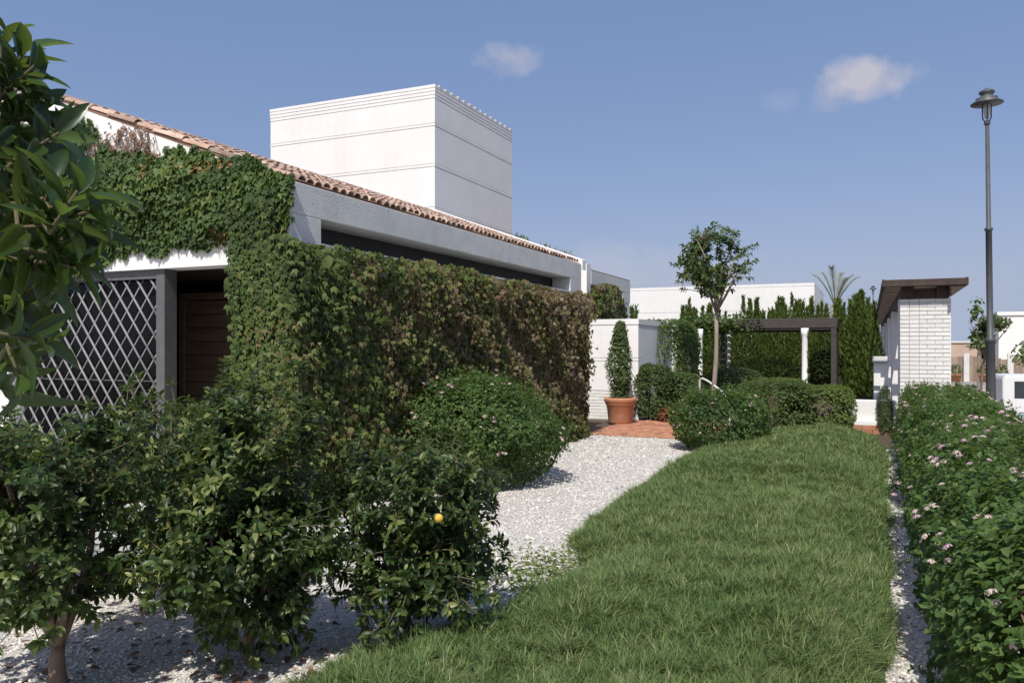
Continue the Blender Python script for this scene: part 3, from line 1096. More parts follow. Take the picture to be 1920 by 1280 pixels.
for i, (xx, yy) in enumerate(((4.6, 54.9), (6.1, 55.0), (7.0, 54.8))):
    t = thing('planter', ['left terracotta planter before the plank fence', 'middle terracotta planter before the plank fence', 'right terracotta planter before the plank fence'][i], 'planter', (xx, yy, STREET_Z))
    MB().lathe([(.22, 0), (.30, .40), (.34, .41), (.34, .48), (.29, .48), (.28, .44)], (xx, yy, STREET_Z), 16).build('pot', M['terracotta'], t, smooth=True)
    n = 120
    p, nr = blob(n, (xx, yy, STREET_Z + .7), (.32, .32, .35), 70 + i)
    leaves(t, OVATE, p, orient(nr, rng), .14, rng.uniform(0, 1, n), M['lantana'])


def car(label, loc, prof, win, mat, length, width, rz=0.0):
    t = thing('parked_car', label, 'car', loc, (0, 0, rz), 'cars parked on the street')
    MB().prism(prof, 'y', 0, width).build('body', mat, t, local=True, bevel=.04)
    for pts in win:
        MB().prism(pts, 'y', -.006, width + .006).build('window', M['carglass'], t, local=True)
    for xx in (.18 * length, .80 * length):
        for yy in (-.01, width - .19):
            w = MB().tube([(xx, yy, .31), (xx, yy + .2, .31)], .31, 20).build('wheel', M['tyre'], t, local=True)
            MB().tube([(xx, yy - .006, .31), (xx, yy + .206, .31)], .19, 14).build('rim', M['steel'], w, local=True)
    MB().box(-.012, .03, .12, .42, .62, .76).build('headlight', M['lampglass'], t, local=True)
    MB().box(-.012, .03, width - .42, width - .12, .62, .76).build('headlight', M['lampglass'], t, local=True)
    MB().box(-.03, .06, .1, width - .1, .28, .46).build('bumper', M['tyre'], t, local=True)
    MB().box(length * .26, length * .31, -.16, -.012, .92, 1.04).build('wing_mirror', mat, t, local=True)
    return t


x, y = at(1879, 19.0)
car('white van parked beyond the flowering hedge at the right edge', (x, y, STREET_Z),
    [(0, .3), (0, 1.30), (.06, 1.40), (3.9, 1.40), (4.0, 1.3), (4.0, .3)],
    [[(.25, .86), (.25, 1.26), (.62, 1.26), (.62, .86)], [(.72, .86), (.72, 1.26), (1.9, 1.26), (1.9, .86)], [(2.0, .86), (2.0, 1.26), (3.7, 1.26), (3.7, .86)]],
    M['carwhite'], 4.0, 1.6)
x, y = at(1898, 13.4)
car('silver car parked in front of the white van', (x, y, STREET_Z),
    [(0, .3), (0, .72), (.08, .82), (.45, .88), (.95, 1.24), (2.6, 1.26), (3.5, .92), (3.9, .85), (3.95, .3)],
    [[(.60, .90), (1.0, 1.19), (1.75, 1.20), (1.75, .90)], [(1.82, .90), (1.82, 1.20), (2.55, 1.20), (3.2, .92)]],
    M['carsilver'], 3.95, 1.6)

# ------------------------------------------------------------------ pot and rail
x, y = at(1163, 16.75)
pot = thing('flower_pot', 'large terracotta pot with a moulded rim against the white wall', 'pot', (x, y, .03))
MB().lathe([(.235, 0), (.245, .02), (.285, .36), (.295, .37), (.315, .40), (.31, .42), (.335, .44), (.342, .50), (.335, .53), (.295, .53), (.285, .47)], (x, y, .034), 32).build('body', M['terracotta'], pot, smooth=True)
MB().lathe([(.286, .478), (.284, .488), (.1, .50)], (x, y, .034), 20).build('soil', M['soil'], pot)
POT = (x, y, .53)
hx, hy = at(1312, 17.4)
rail = thing('handrail', 'bent white tubular handrail behind the small flowering bush', 'handrail', (hx, hy, 0))
ex, ey = at(1356, 16.6)
za = zrow(709, 17.4)
MB().tube([(hx, hy, 0), (hx, hy, za - .06), (hx + .02, hy - .01, za - .015), (hx + .07, hy - .04, za), (hx + (ex - hx) * .35, hy + (ey - hy) * .35, za - .045),
           (ex, ey, zrow(735, 16.6)), (ex + .3, ey - .5, .25)], .021, 10).build('rail', M['hand'], rail, smooth=True)
MB().tube([(ex + .18, ey - .3, 0), (ex + .18, ey - .3, .45)], .02, 8).build('post', M['hand'], rail)


# ------------------------------------------------------------------ woody plants
def curve_pts(a, b, k, bend, r):
    a, b = Vector(a), Vector(b)
    d = b - a
    off = Vector((r.uniform(-1, 1), r.uniform(-1, 1), r.uniform(-.4, .9))) * d.length * bend
    return [a + d * (i / k) + off * math.sin(math.pi * i / k) for i in range(k + 1)]


def woody(t, base, fork_z, c, rad, seed, n_limb=5, n_tip=120, per=9, leaf=.085, tpl=None, mat=None, trunk_r=.035, single=0, bark=None,
          trunk_top=None, inner=.55, shoot=.16, rnd_lo=0, rnd_hi=1, lumps=0, spread=.9, zcut=None, twr=.004):
    r = random.Random(seed)
    rg_ = np.random.default_rng(seed)
    tpl = tpl or CITRUS_LO
    mat = mat or M['citrus']
    bark = bark or M['bark']
    c = Vector(c)
    fork = Vector(trunk_top) if trunk_top else Vector((base[0] + (c.x - base[0]) * .25, base[1] + (c.y - base[1]) * .25, fork_z))
    pts = curve_pts(base, fork, 5, .05, r)
    MB().tube(pts, [trunk_r * (1.25 - .45 * i / 5) for i in range(6)], 10).build('trunk', bark, t, smooth=True)
    nodes = []
    limbs = MB()
    subs = 3 if n_limb > 9 else 0
    n_limb = 5 if n_limb > 9 else n_limb
    for k in range(n_limb):
        a = 6.283 * (k + r.uniform(-.25, .25)) / n_limb
        e = c + Vector((math.cos(a) * rad[0] * r.uniform(.4, .85), math.sin(a) * rad[1] * r.uniform(.4, .85), rad[2] * r.uniform(-.35, .75)))
        lp = curve_pts(fork, e, 6, .10, r)
        lr = min(1.0, (6.0 / n_limb) ** .6)
        limbs.tube(lp, [trunk_r * lr * (.72 - .56 * i / 6) for i in range(7)], 6)
        nodes += lp[2:]
        for q_ in range(subs):
            v = Vector((r.gauss(0, 1), r.gauss(0, 1), r.gauss(.3, .8))).normalized()
            e2 = c + Vector((v.x * rad[0], v.y * rad[1], v.z * rad[2])) * r.uniform(.4, .72)
            l2 = curve_pts(lp[2 + q_], e2, 4, .12, r)
            limbs.tube(l2, [trunk_r * (.30 - .24 * i / 4) for i in range(5)], 5)
            nodes += l2[1:]
    limbs.build('limbs', bark, t, smooth=True, kind='stuff')
    tips = []
    if lumps:
        cen = [Vector((rad[0] * x_, rad[1] * y_, rad[2] * z_)) * .62 for (x_, y_, z_) in rand_dirs(lumps, rg_)]
    while len(tips) < n_tip:
        v = Vector((r.gauss(0, 1), r.gauss(0, 1), r.gauss(0, 1))).normalized()
        k = r.uniform(0, 1) ** inner
        if lumps:
            q = c + r.choice(cen) + Vector((v.x * rad[0], v.y * rad[1], v.z * rad[2])) * k * .5
        else:
            wv = 1 + .20 * math.sin(v.x * 4 + seed) + .17 * math.sin(v.y * 5 + seed * 2) + .17 * math.sin(v.z * 6 + seed * 3)
            q = c + Vector((v.x * rad[0], v.y * rad[1], v.z * rad[2])) * k * wv
        if zcut is None or q.z > zcut:
            tips.append(q)
    tw = MB()
    P, Dv, Nv, S, Rn = [], [], [], [], []
    for q in tips:
        nd = min(nodes, key=lambda w: (w - q).length + (0.25 * rad[2] if w.z > q.z else 0))
        cp = curve_pts(nd, q, 3, .12, r)
        tw.tube(cp, [twr * 1.5, twr * 1.3, twr, twr * .6], 4, cap=False)
        dr = (q - cp[1]).normalized()
        dr = (dr + (q - c).normalized() * .5 + Vector((0, 0, .25))).normalized()
        ph = r.uniform(0, 6.28)
        tone = min(1, max(0, r.gauss(.45, .2)))
        tl_ = (q - nd).length
        npr = per if not subs else int(min(20, max(7, per * tl_ / .16)))
        for m in range(npr):
            f = m / npr
            if subs and f < .55:
                pos = cp[1].lerp(q, f * .9)
            else:
                pos = q - dr * shoot * (1 - f) * 1.0 + dr * .01
            a = ph + m * 2.4
            s1 = dr.cross(Vector((.3, .2, .9))).normalized()
            s2 = dr.cross(s1)
            side = s1 * math.cos(a) + s2 * math.sin(a)
            d = dr * (.35 + .55 * f) + side * spread + Vector((0, 0, -.12))
            d.normalize()
            nm = (Vector((0, 0, 1)) * .9 + dr * .5 - side * .3 + Vector((r.gauss(0, .3), r.gauss(0, .3), r.gauss(0, .2))))
            P.append(pos)
            Dv.append(d)
            Nv.append(nm)
            S.append(leaf * r.uniform(.65, 1.15) * (1 - .25 * (m == npr - 1)))
            Rn.append(min(.999, max(0, rnd_lo + (rnd_hi - rnd_lo) * (tone + r.gauss(0, .18) + .25 * f * (r.random() < .35)))))
    tw.build('twigs', M['twig'], t, kind='stuff')
    P, Dv, Nv = np.array([tuple(v) for v in P]), np.array([tuple(v) for v in Dv]), np.array([tuple(v) for v in Nv])
    leaves(t, tpl, P, frames(Dv, Nv), np.array(S), np.array(Rn), mat, single, 'crown', lo=CITRUS_MID if tpl is CITRUS else None)
    return tips


# citrus bushes of the foreground
citrus = [
    # px, D, crown half width, crown z, half height, label
    (118, 3.72, .56, .85, .54, 'forked young citrus tree at the bottom left corner', 640, .036, 85),
    (472, 4.05, .55, .67, .69, 'dense dark citrus bush, second from the left', 1050, .028, 462),
    (757, 4.35, .58, .62, .56, 'citrus bush carrying a yellow fruit beside the grass', 760, .024, 785),
    (400, 5.6, .55, .66, .60, 'citrus bush half hidden behind the dense dark one', 420, .028, 420),
    (318, 4.9, .52, .82, .56, 'shaded citrus bush in front of the lattice grille', 560, .03, 330),
    (-60, 5.2, .75, .75, .55, 'citrus bush cut by the left edge behind the forked tree', 420, .03, -60),
]
for i, (px, D, hw, zc, hh, lab, tips_n, tr, pxc) in enumerate(citrus):
    bx_, by_ = at(px, D)
    cx, cy_ = at(pxc, D)
    t = thing('citrus_bush', lab, 'citrus bush', (bx_, by_, 0), group='young citrus bushes')
    tp = woody(t, (bx_, by_, -.02), .22, (cx, cy_, zc), (hw, hw * .9, hh), 31 + i, 15, tips_n, 10, .054, CITRUS if i < 3 else CITRUS_LO, M['citrus'], tr,
               single=290 if i < 3 else 200, inner=.42, shoot=.12, zcut=(.30, .07, .10, .10, .10, .10)[i], twr=.003)
    if i == 2:
        for (fx, fy, fD, rr) in ((823, 971, 3.74, .021),):
            f = at(fx, fD, fy)
            MB().lathe([(rr * math.sin(a) + 1e-4, -rr * math.cos(a)) for a in np.linspace(0, math.pi, 9)], f, 14).build('fruit', M['orange'], t, smooth=True)

# the orange tree close to the camera on the left: every leaf a part
ot = thing('orange_tree', 'near orange tree with large glossy leaves at the left edge', 'orange tree', (*at(-420, 1.55), 0))
tb = Vector((*at(-420, 1.55), 0))
MB().tube([tb, tb + Vector((.02, .03, .7)), tb + Vector((.05, .02, 1.3)), tb + Vector((.04, .05, 2.3))], [.06, .055, .045, .02], 12).build('trunk', M['bark'], ot, smooth=True)
rosettes = [
    # px, py, D, lean dir in photo (dx, dy up), leaves, size
    (45, 95, 1.55, (.5, 1.0), 11, .098), (20, 150, 1.50, (.6, .5), 10, .10), (60, 165, 1.6, (1.0, .1), 10, .10), (15, 60, 1.6, (.2, 1), 9, .09),
    (40, 245, 1.6, (.9, .0), 10, .105), (30, 305, 1.55, (.8, -.2), 9, .105), (150, 352, 1.30, (.55, .75), 9, .088), (95, 330, 1.42, (.3, .8), 7, .105),
    (120, 420, 1.35, (1.0, .05), 10, .10), (55, 400, 1.45, (.7, .1), 10, .105), (20, 440, 1.5, (.5, .0), 9, .10), (130, 480, 1.38, (1.0, -.15), 9, .10),
    (70, 500, 1.42, (.8, -.3), 10, .10), (25, 540, 1.45, (.5, -.5), 10, .10), (-20, 480, 1.5, (.2, 0), 9, .10), (45, 600, 1.45, (.7, -.4), 9, .095),
    (85, 640, 1.38, (1.0, -.2), 7, .10), (-10, 650, 1.5, (.2, -.6), 9, .10), (50, 740, 1.42, (.3, -1), 6, .11), (-30, 350, 1.6, (.2, .3), 9, .10),
    (-40, 230, 1.65, (.2, .5), 9, .10), (-60, 580, 1.55, (.1, .2), 9, .10), (10, 360, 1.7, (.4, .4), 8, .10), (-30, 120, 1.7, (.2, .8), 8, .10),
    (30, 470, 1.65, (.4, .2), 9, .10), (60, 560, 1.62, (.5, .1), 9, .10), (20, 690, 1.6, (.3, -.2), 8, .10), (0, 270, 1.45, (.5, .3), 8, .10),
    (70, 450, 1.8, (.6, .2), 9, .11), (40, 520, 1.85, (.6, -.1), 9, .11), (10, 590, 1.8, (.5, .1), 9, .11), (75, 590, 1.75, (.7, 0), 8, .11), (30, 650, 1.85, (.5, -.3), 9, .11), (0, 730, 1.75, (.3, -.6), 8, .11),
    (95, 545, 1.6, (.9, -.3), 7, .10), (-20, 560, 1.8, (.3, .2), 9, .11), (110, 300, 1.6, (.6, .5), 7, .10), (175, 395, 1.35, (1.0, .2), 7, .085), (165, 500, 1.4, (1.0, -.1), 7, .09), (190, 355, 1.4, (.9, .4), 8, .09), (185, 440, 1.42, (1.0, .1), 8, .095), (110, 250, 1.5, (.9, .3), 8, .09), (75, 210, 1.55, (.9, .2), 8, .09), (70, 120, 1.5, (.8, .7), 8, .085)]
n_view = len(rosettes)
_r = random.Random(23)
for k in range(52):                                            # the rest of the crown, left of the picture
    rosettes.append((_r.uniform(-620, -50), _r.uniform(-140, 760), _r.uniform(1.35, 2.0), (_r.uniform(-.8, .6), _r.uniform(-.4, .9)), 9, .10))
br = MB()
P, Dv, Nv, S, Rn = [], [], [], [], []
rt3, fw3, up3 = Vector((*RT, 0)), Vector((*FW, 0)), Vector((0, 0, 1))
rr_ = random.Random(5)
bnodes = []
for (bx0, by0, bd) in ((-70, 60, 1.6), (-60, 220, 1.62), (-50, 380, 1.55), (-60, 500, 1.6), (-50, 640, 1.55), (-560, 150, 1.6), (-600, 420, 1.7), (-300, -60, 1.6)):
    e = Vector(at(bx0, bd, by0))
    st_ = tb + Vector((.05, .04, max(.75, min(2.1, e.z - .22))))
    mid = st_.lerp(e, .5) + Vector((0, 0, .03))
    br.tube([st_, st_.lerp(mid, .5) + Vector((0, 0, .01)), mid, mid.lerp(e, .6), e], [.017, .015, .012, .010, .007], 7)
    bnodes += [mid, mid.lerp(e, .6), e]
split_at = 0
for _i, (px, py, D, (lx, lz), nl, sz) in enumerate(rosettes):
    if _i == n_view:
        split_at = len(P)
    tip = Vector(at(px, D, py))
    dr = (rt3 * lx + up3 * lz + fw3 * rr_.uniform(-.45, .25)).normalized()
    start = min(bnodes, key=lambda w: (w - tip).length)
    br.tube([start, start.lerp(tip, .5) + Vector((0, 0, .015)), tip - dr * .09, tip], [.006, .005, .004, .003], 6)
    s1 = dr.cross(Vector((.31, .2, .87))).normalized()
    s2 = dr.cross(s1)
    ph = rr_.uniform(0, 6.28)
    for m in range(nl):
        f = m / nl
        a = ph + 2.4 * m
        side = s1 * math.cos(a) + s2 * math.sin(a)
        d = (dr * (.25 + .9 * f) + side * .85 + up3 * .08).normalized()
        P.append(tip - dr * .085 * (1 - f))
        Dv.append(d)
        Nv.append(dr * .9 + up3 * .5 - side * .35 + Vector((rr_.gauss(0, .25), rr_.gauss(0, .25), rr_.gauss(0, .2))))
        S.append(sz * rr_.uniform(.85, 1.3))
        Rn.append(min(.99, max(0, .45 + rr_.gauss(0, .22))))
br.build('branches', M['twig'], ot, smooth=True, kind='stuff')
BIG = t_leaf(0.165, 0.26, 0.32, ((.08, .3), (.22, .72), (.42, 1.0), (.64, .92), (.84, .55), (.94, .25)))
P, Dv, Nv, S, Rn = (np.array([tuple(v) for v in P]), np.array([tuple(v) for v in Dv]), np.array([tuple(v) for v in Nv]), np.array(S) * .92, np.array(Rn))
RT3 = frames(Dv, Nv)
q = slice(0, split_at)
leaves(ot, BIG, P[q], RT3[q], S[q], Rn[q], M['orange_leaf'], 320, 'crown')
q = slice(split_at, None)
leaves(ot, BIG, P[q], RT3[q], S[q], Rn[q], M['orange_leaf'], 0, 'outer_crown')

# the lawn tree, the street tree
tx, ty = at(1329, 17.0)
t = thing('garden_tree', 'slender pale-trunked tree with a loose leafy crown above the garden', 'tree', (tx, ty, 0))
fk = at(1343, 17.0, 585)
cc = at(1343, 17.0, 487)
tips = woody(t, (tx, ty, 0), 2.3, (cc[0], cc[1], cc[2] - .02), (.98, .88, .78), 77, 6, 360, 9, .10, OVATE, M['tree'], .048, 0, M['bark_pale'], trunk_top=fk, inner=.6, shoot=.16, lumps=16, twr=.005)
e = at(1398, 17.0, 487)
MB().tube([fk, at(1362, 17, 552), at(1385, 17, 505), e], [.032, .027, .022, .010], 8).build('side_limb', M['bark_pale'], t, smooth=True)
tx, ty = at(1845, 18.5)
t = thing('street_tree', 'small sparse young tree beside the grey lamp post', 'tree', (tx, ty, STREET_Z))
cc = at(1850, 18.5, 622)
woody(t, (tx, ty, STREET_Z), 1.4, cc, (.62, .55, .45), 91, 5, 60, 8, .13, OVATE, M['tree'], .03, 0, M['bark'], inner=.7, shoot=.2, rnd_lo=.2, rnd_hi=1.0, lumps=9)
cc2 = at(1832, 18.5, 580)
n = 45
p, nr = blob(n, cc2, (.16, .16, .30), 5, depth=.9, zmin=0)
leaves(t, OVATE, p, orient(nr, rng), .12, rng.uniform(.3, 1, n), M['tree'], name='top_shoot')
yx, yy = at(1925, 17.0)
t = thing('shrub', 'yellow-green shrub cut by the right edge near the parked vehicles', 'shrub', (yx, yy, STREET_Z))
MB().tube([(yx, yy, STREET_Z), (yx, yy, 1.3)], [.02, .012], 6).build('stem', M['bark'], t)
n = 260
p, nr = blob(n, (yx, yy, 1.45), (.25, .25, .28), 6, depth=.8)
leaves(t, OVATE, p, orient(nr, rng), .08, rng.uniform(.7, 1, n), M['lantana'], name='crown')

# date palm far behind
pxm, pym = at(1566, 40.0)
palm = thing('palm_tree', 'distant date palm with a few upright fronds behind the pergola', 'palm tree', (pxm, pym, 0))
ptop = Vector((pxm, pym, zrow(575, 40)))
MB().tube([(pxm, pym, 0), (pxm, pym, ptop.z * .6), tuple(ptop + Vector((0, 0, .1)))], [.22, .17, .24], 12).build('trunk', M['bark_pale'], palm, smooth=True)
for k, (ex, ey, dep) in enumerate(((1524, 516, 0), (1541, 512, .3), (1559, 501, -.2), (1600, 516, 0), (1613, 519, .4), (1590, 522, -.5), (1578, 512, .5))):
    e = Vector(at(ex, 40 + dep * 2, ey))
    mid = ptop.lerp(e, .55) + Vector((0, 0, .30))
    pts = [ptop, ptop.lerp(mid, .5) + Vector((0, 0, .1)), mid, mid.lerp(e, .55) + Vector((0, 0, .08)), e]
    fr = MB().tube(pts, [.035, .03, .022, .015, .006], 5)
    seg = []
    for i in range(4):
        for q in range(9):
            seg.append((pts[i].lerp(pts[i + 1], q / 9), (pts[i + 1] - pts[i]).normalized(), (i + q / 9) / 4))
    for (pp, dd, f) in seg:
        if f < .22:
            continue
        sd = dd.cross(Vector((0, 0, 1))).normalized()
        for sg in (-1, 1):
            L = .42 * (1 - abs(f - .55) * .9)
            tipv = pp + (dd * .75 + sd * sg * .55 + Vector((0, 0, .1))).normalized() * L
            w = dd * .02
            fr.add([pp - w, pp + w, tipv], [(0, 1, 2)])
    o = fr.build('frond', M['palm'], palm)
    set_rnd(o.data, np.random.default_rng(k).uniform(.1, .9, len(o.data.polygons)))

# ------------------------------------------------------------------ climbers on the house
iv = thing('climbing_ivy', 'thick green ivy hanging over the white gable above the grille', 'ivy', (-6.5, GY, LZ))
poly = [(-260, 230), (60, 222), (95, 198), (150, 203), (176, 232), (188, 262), (215, 279), (262, 283), (300, 285), (362, 270), (392, 281), (402, 302),
        (440, 290), (470, 297), (500, 318), (546, 338), (548, 455), (462, 456), (400, 456), (382, 468), (330, 462), (300, 478), (250, 474), (215, 490), (150, 512), (-260, 540)]
n = 35000
q = np.stack([rng.uniform(-260, 560, n), rng.uniform(180, 550, n)], 1)
edge = poly_dist(q, poly)
wv = wob(q / 22.0, 3, 1.0) * 9 + wob(q / 7.0, 4, 1.0) * 4
ins = in_poly(q, poly)
sd = np.where(ins, edge, -edge) + wv
hole = wob(q / 26.0, 8, 1.0)
thin = (q[:, 0] < 190) & (q[:, 1] < 300)
keep = (sd > 0) & ~((hole > 1.25) & (q[:, 1] > 360)) & ~(thin & (hole > .35))
keep &= rng.uniform(0, 1, n) < np.clip(.55 + sd / 25, 0, 1)
q, sd = q[keep], sd[keep]
W3 = np.array([on_y(a, b, GY - .01) for a, b in q])
th = np.clip(sd / 40, 0.15, 1) * (.10 + .05 * wob(q / 30.0, 5, 1.0))
W3[:, 1] -= th * rng.uniform(0, 1, len(q)) ** .6
n = len(q)
nr = np.stack([rng.normal(0, .55, n), -np.ones(n), rng.normal(.4, .5, n)], 1)
dd = np.stack([rng.normal(0, .5, n), rng.normal(-.3, .25, n), np.full(n, -.8)], 1)
tone = .42 + .22 * wob(q / 28.0, 6, 1.0) + rng.normal(0, .14, n)
red = (wob(q / 20.0, 7, 1.0) > .95) & (rng.uniform(0, 1, n) < .5)
red |= (np.abs(q[:, 0] - 283) < 6) & (q[:, 1] < 340) & (rng.uniform(0, 1, n) < .6)
red |= (q[:, 1] > 425) & (q[:, 0] > 400) & (rng.uniform(0, 1, n) < .4)
tone = np.where(red, rng.uniform(.95, 1, n), np.clip(tone, 0, .93))
leaves(iv, IVY, W3, frames(dd, unit(nr)), rng.uniform(.036, .066, n), tone, M['ivy'], 290)
# dried strands on the bare plaster under the verge
n = 600
q = np.stack([rng.uniform(165, 305, n), rng.uniform(225, 292, n)], 1)
k = (q[:, 1] > 292 - 62 * np.clip(1.15 - np.abs(q[:, 0] - 225) / 85 + .35 * wob(q / 9, 2), 0, 1)) & (rng.uniform(0, 1, n) < .55)
q = q[k]
n = len(q)
W3 = np.array([on_y(a, b, GY - .02) for a, b in q])
leaves(iv, IVY, W3, frames(np.stack([rng.normal(0, .5, n), np.full(n, -.3), np.full(n, -.8)], 1), unit(np.stack([rng.normal(0, .5, n), -np.ones(n), rng.normal(.3, .3, n)], 1))),
       rng.uniform(.025, .045, n), rng.uniform(0, 1, n), M['dry'], name='dry_foliage')
st = MB()
for k in range(46):
    a = rng.uniform(175, 300)
    pts = [on_y(a + rng.normal(0, 3), yv, GY - .012) for yv in np.linspace(300, rng.uniform(232, 275), 5)]
    st.tube(pts, .0028, 4, cap=False)
for k in range(30):
    a = rng.uniform(200, 450)
    pts = [on_y(a + rng.normal(0, 2), yv, GY - .012) for yv in np.linspace(440, rng.uniform(470, 486), 4)]
    st.tube(pts, .0026, 4, cap=False)
st.build('stems', M['bark'], iv, kind='stuff')

cr = thing('wall_creeper', 'bronze and green creeper covering the whole long house wall', 'creeper', (FX, 9.8, 0))
n = 39000
yy = rng.uniform(GY - .16, HY1 - .22, n)
zz = rng.uniform(0, 2.66, n)
A = np.stack([yy * 1.0, zz * 1.0], 1)
bul = .16 + .06 * wob(A, 21, 2.0) + .07 * wob(A, 22, 7.0)
topn = 2.60 + .05 * wob(A[:, :1], 23, 5.0)
ok = zz < topn
ok &= ~((wob(A, 24, 2.6) < -1.35))
out_ = rng.uniform(0, 1, n) < .16
xx = FX + .01 + bul * np.clip((topn + .12 - zz) / .25, .3, 1) * np.where(out_, rng.uniform(1.0, 1.55, n), rng.uniform(0, 1, n) ** .6)
keepn = np.where(ok)[0]
xx, yy, zz, A = xx[keepn], yy[keepn], zz[keepn], A[keepn]
n = len(xx)
P = np.stack([xx, yy, zz], 1)
nr = np.stack([np.full(n, .8) + rng.normal(0, .25, n), rng.normal(-.2, .8, n), rng.normal(.35, .6, n)], 1)
dd = np.stack([rng.normal(.35, .35, n), rng.normal(0, .45, n), np.full(n, -.9)], 1)
green = np.clip(1.1 - (yy - GY) / 1.8, 0, 1) * .55 + np.clip((zz - 2.15) / .45, 0, 1) * .30
tone = np.clip(.63 - .48 * green + .17 * wob(A, 25, 1.6) + .13 * wob(A, 26, 6.0) + rng.normal(0, .13, n), .0, 1)
_bl = np.array([on_x(616, 478, FX + .36)])
leaves(cr, OVATE, _bl, frames(np.array([[.2, -.2, -1.0]]), np.array([[.6, -.7, .4]])), np.array([.13]), np.array([.38]), M['creeper'], 1, lname='large_leaf')
leaves(cr, CREEP, P, frames(dd, unit(nr)), rng.uniform(.042, .08, n), np.clip(tone, 0, .999), M['creeper'], 290)
# the corner returned onto the gable and the far end
n = 7000
xx = rng.uniform(-5.47, FX + .15, n)
zz = rng.uniform(0, 2.95, n)
A = np.stack([xx, zz], 1)
ok = (xx > -5.40 + .07 * wob(A, 31, 3.0) + np.where(zz > LZ, .0, 0)) & ~((zz > 2.62) & (xx > FX - .10))
xx, zz, A = xx[ok], zz[ok], A[ok]
n = len(xx)
P = np.stack([xx, GY - .01 - (.14 + .05 * wob(A, 32, 3)) * rng.uniform(0, 1, n) ** .5, zz], 1)
nr = np.stack([rng.normal(.1, .4, n), -np.ones(n), rng.normal(.4, .3, n)], 1)
dd = np.stack([rng.normal(0, .5, n), np.full(n, -.25), np.full(n, -.8)], 1)
g_ = rng.uniform(0, 1, n) < .74 + .3 * wob(A, 33, 2)
tone = np.clip(.33 + .20 * wob(A, 33, 2.4) + .12 * wob(A, 34, 8.0) + rng.normal(0, .12, n), 0, 1)
leaves(cr, CREEP, P, frames(dd, unit(nr)), rng.uniform(.045, .08, n), np.clip(tone, 0, .999), M['creeper'], 0, 'corner_foliage')
n = 2600
xx = rng.uniform(FX - .35, FX + .18, n)
zz = rng.uniform(0, 2.6, n)
P = np.stack([xx, HY1 - .28 + rng.uniform(0, .16, n), zz], 1)
nr = np.stack([rng.normal(.5, .4, n), np.ones(n) * .8, rng.normal(.4, .3, n)], 1)
leaves(cr, CREEP, P, frames(np.stack([rng.normal(.2, .4, n), np.full(n, .2), np.full(n, -.8)], 1), unit(nr)), rng.uniform(.065, .11, n), rng.uniform(.3, 1, n), M['creeper'], 0, 'end_foliage')
st = MB()
for k in range(60):
    y0 = rng.uniform(GY + .1, HY1)
    pts = [(FX + .005 + .02 * rng.uniform(), y0 + .15 * math.sin(z * 2 + k) + z * rng.normal(0, .05), z) for z in np.linspace(0, rng.uniform(1.6, 2.6), 7)]
    st.tube(pts, [.012, .011, .010, .008, .007, .006, .004], 5, cap=False)
st.build('stems', M['bark'], cr, kind='stuff')

fc = thing('wall_creeper', 'dark creeper clump on the far wing above the white garden wall', 'creeper', (SX, 18.4, 0))
n = 7000
yy = rng.uniform(17.4, 19.9, n)
zz = rng.uniform(1.2, 3.3, n)
A = np.stack([yy, zz], 1)
ok = zz < 3.08 + .12 * wob(A, 41, 2.5) - np.clip(yy - 19.0, 0, 2) * .35
yy, zz, A = yy[ok], zz[ok], A[ok]
n = len(yy)
P = np.stack([SX + .02 + (.28 + .10 * wob(A, 42, 2)) * rng.uniform(0, 1, n) ** .5, yy, zz], 1)
nr = np.stack([np.full(n, .8), rng.normal(-.3, .4, n), rng.normal(.4, .3, n)], 1)
leaves(fc, CREEP, P, frames(np.stack([np.full(n, .3), rng.normal(0, .4, n), np.full(n, -.8)], 1), unit(nr)), rng.uniform(.07, .12, n), np.clip(rng.normal(.5, .22, n), 0, .99), M['creeper'])

# ------------------------------------------------------------------ flowering lantana
def flower_mesh(name, mat, seed):
    r = random.Random(seed)
    mb = MB()
    for k in range(15):
        z = 1 - (k + .5) / 15 * .75
        a = k * 2.4
        rr = math.sqrt(max(0, 1 - z * z))
        c = Vector((rr * math.cos(a), rr * math.sin(a), z * .7))
        nrm = c.normalized()
        s1 = nrm.cross(Vector((.2, .3, .9))).normalized()
        s2 = nrm.cross(s1)
        w = .33 * r.uniform(.8, 1.2)
        mb.add([c + s1 * w, c + s2 * w, c - s1 * w, c - s2 * w, c + nrm * .1], [(0, 1, 4), (1, 2, 4), (2, 3, 4), (3, 0, 4)])
    return mb.mesh(name, mat)


FL = [flower_mesh('flower', M['pink'], 1), flower_mesh('flower', M['cream'], 2)]


def flowers(t, P, N, size, pink):
    b = np.array(base_of(t))
    m_ = max(1, int(len(P) * .6))                       # heads stand in small clusters
    own = np.concatenate([np.arange(m_), rng.integers(0, m_, len(P) - m_)])
    P = P[own] + np.where(np.arange(len(P))[:, None] < m_, 0, 1) * rng.normal(0, .032, (len(P), 3))
    N = N[own]
    for i in range(len(P)):
        z = Vector(N[i]) * .6 + Vector((rng.normal(0, .25), rng.normal(0, .25), .7))
        m = Matrix.Translation(Vector(P[i] - b)) @ z.to_track_quat('Z', 'Y').to_matrix().to_4x4() @ Matrix.Scale(size * rng.uniform(.7, 1.2), 4)
        put('flower', FL[0 if rng.uniform() < pink else 1], t, m)


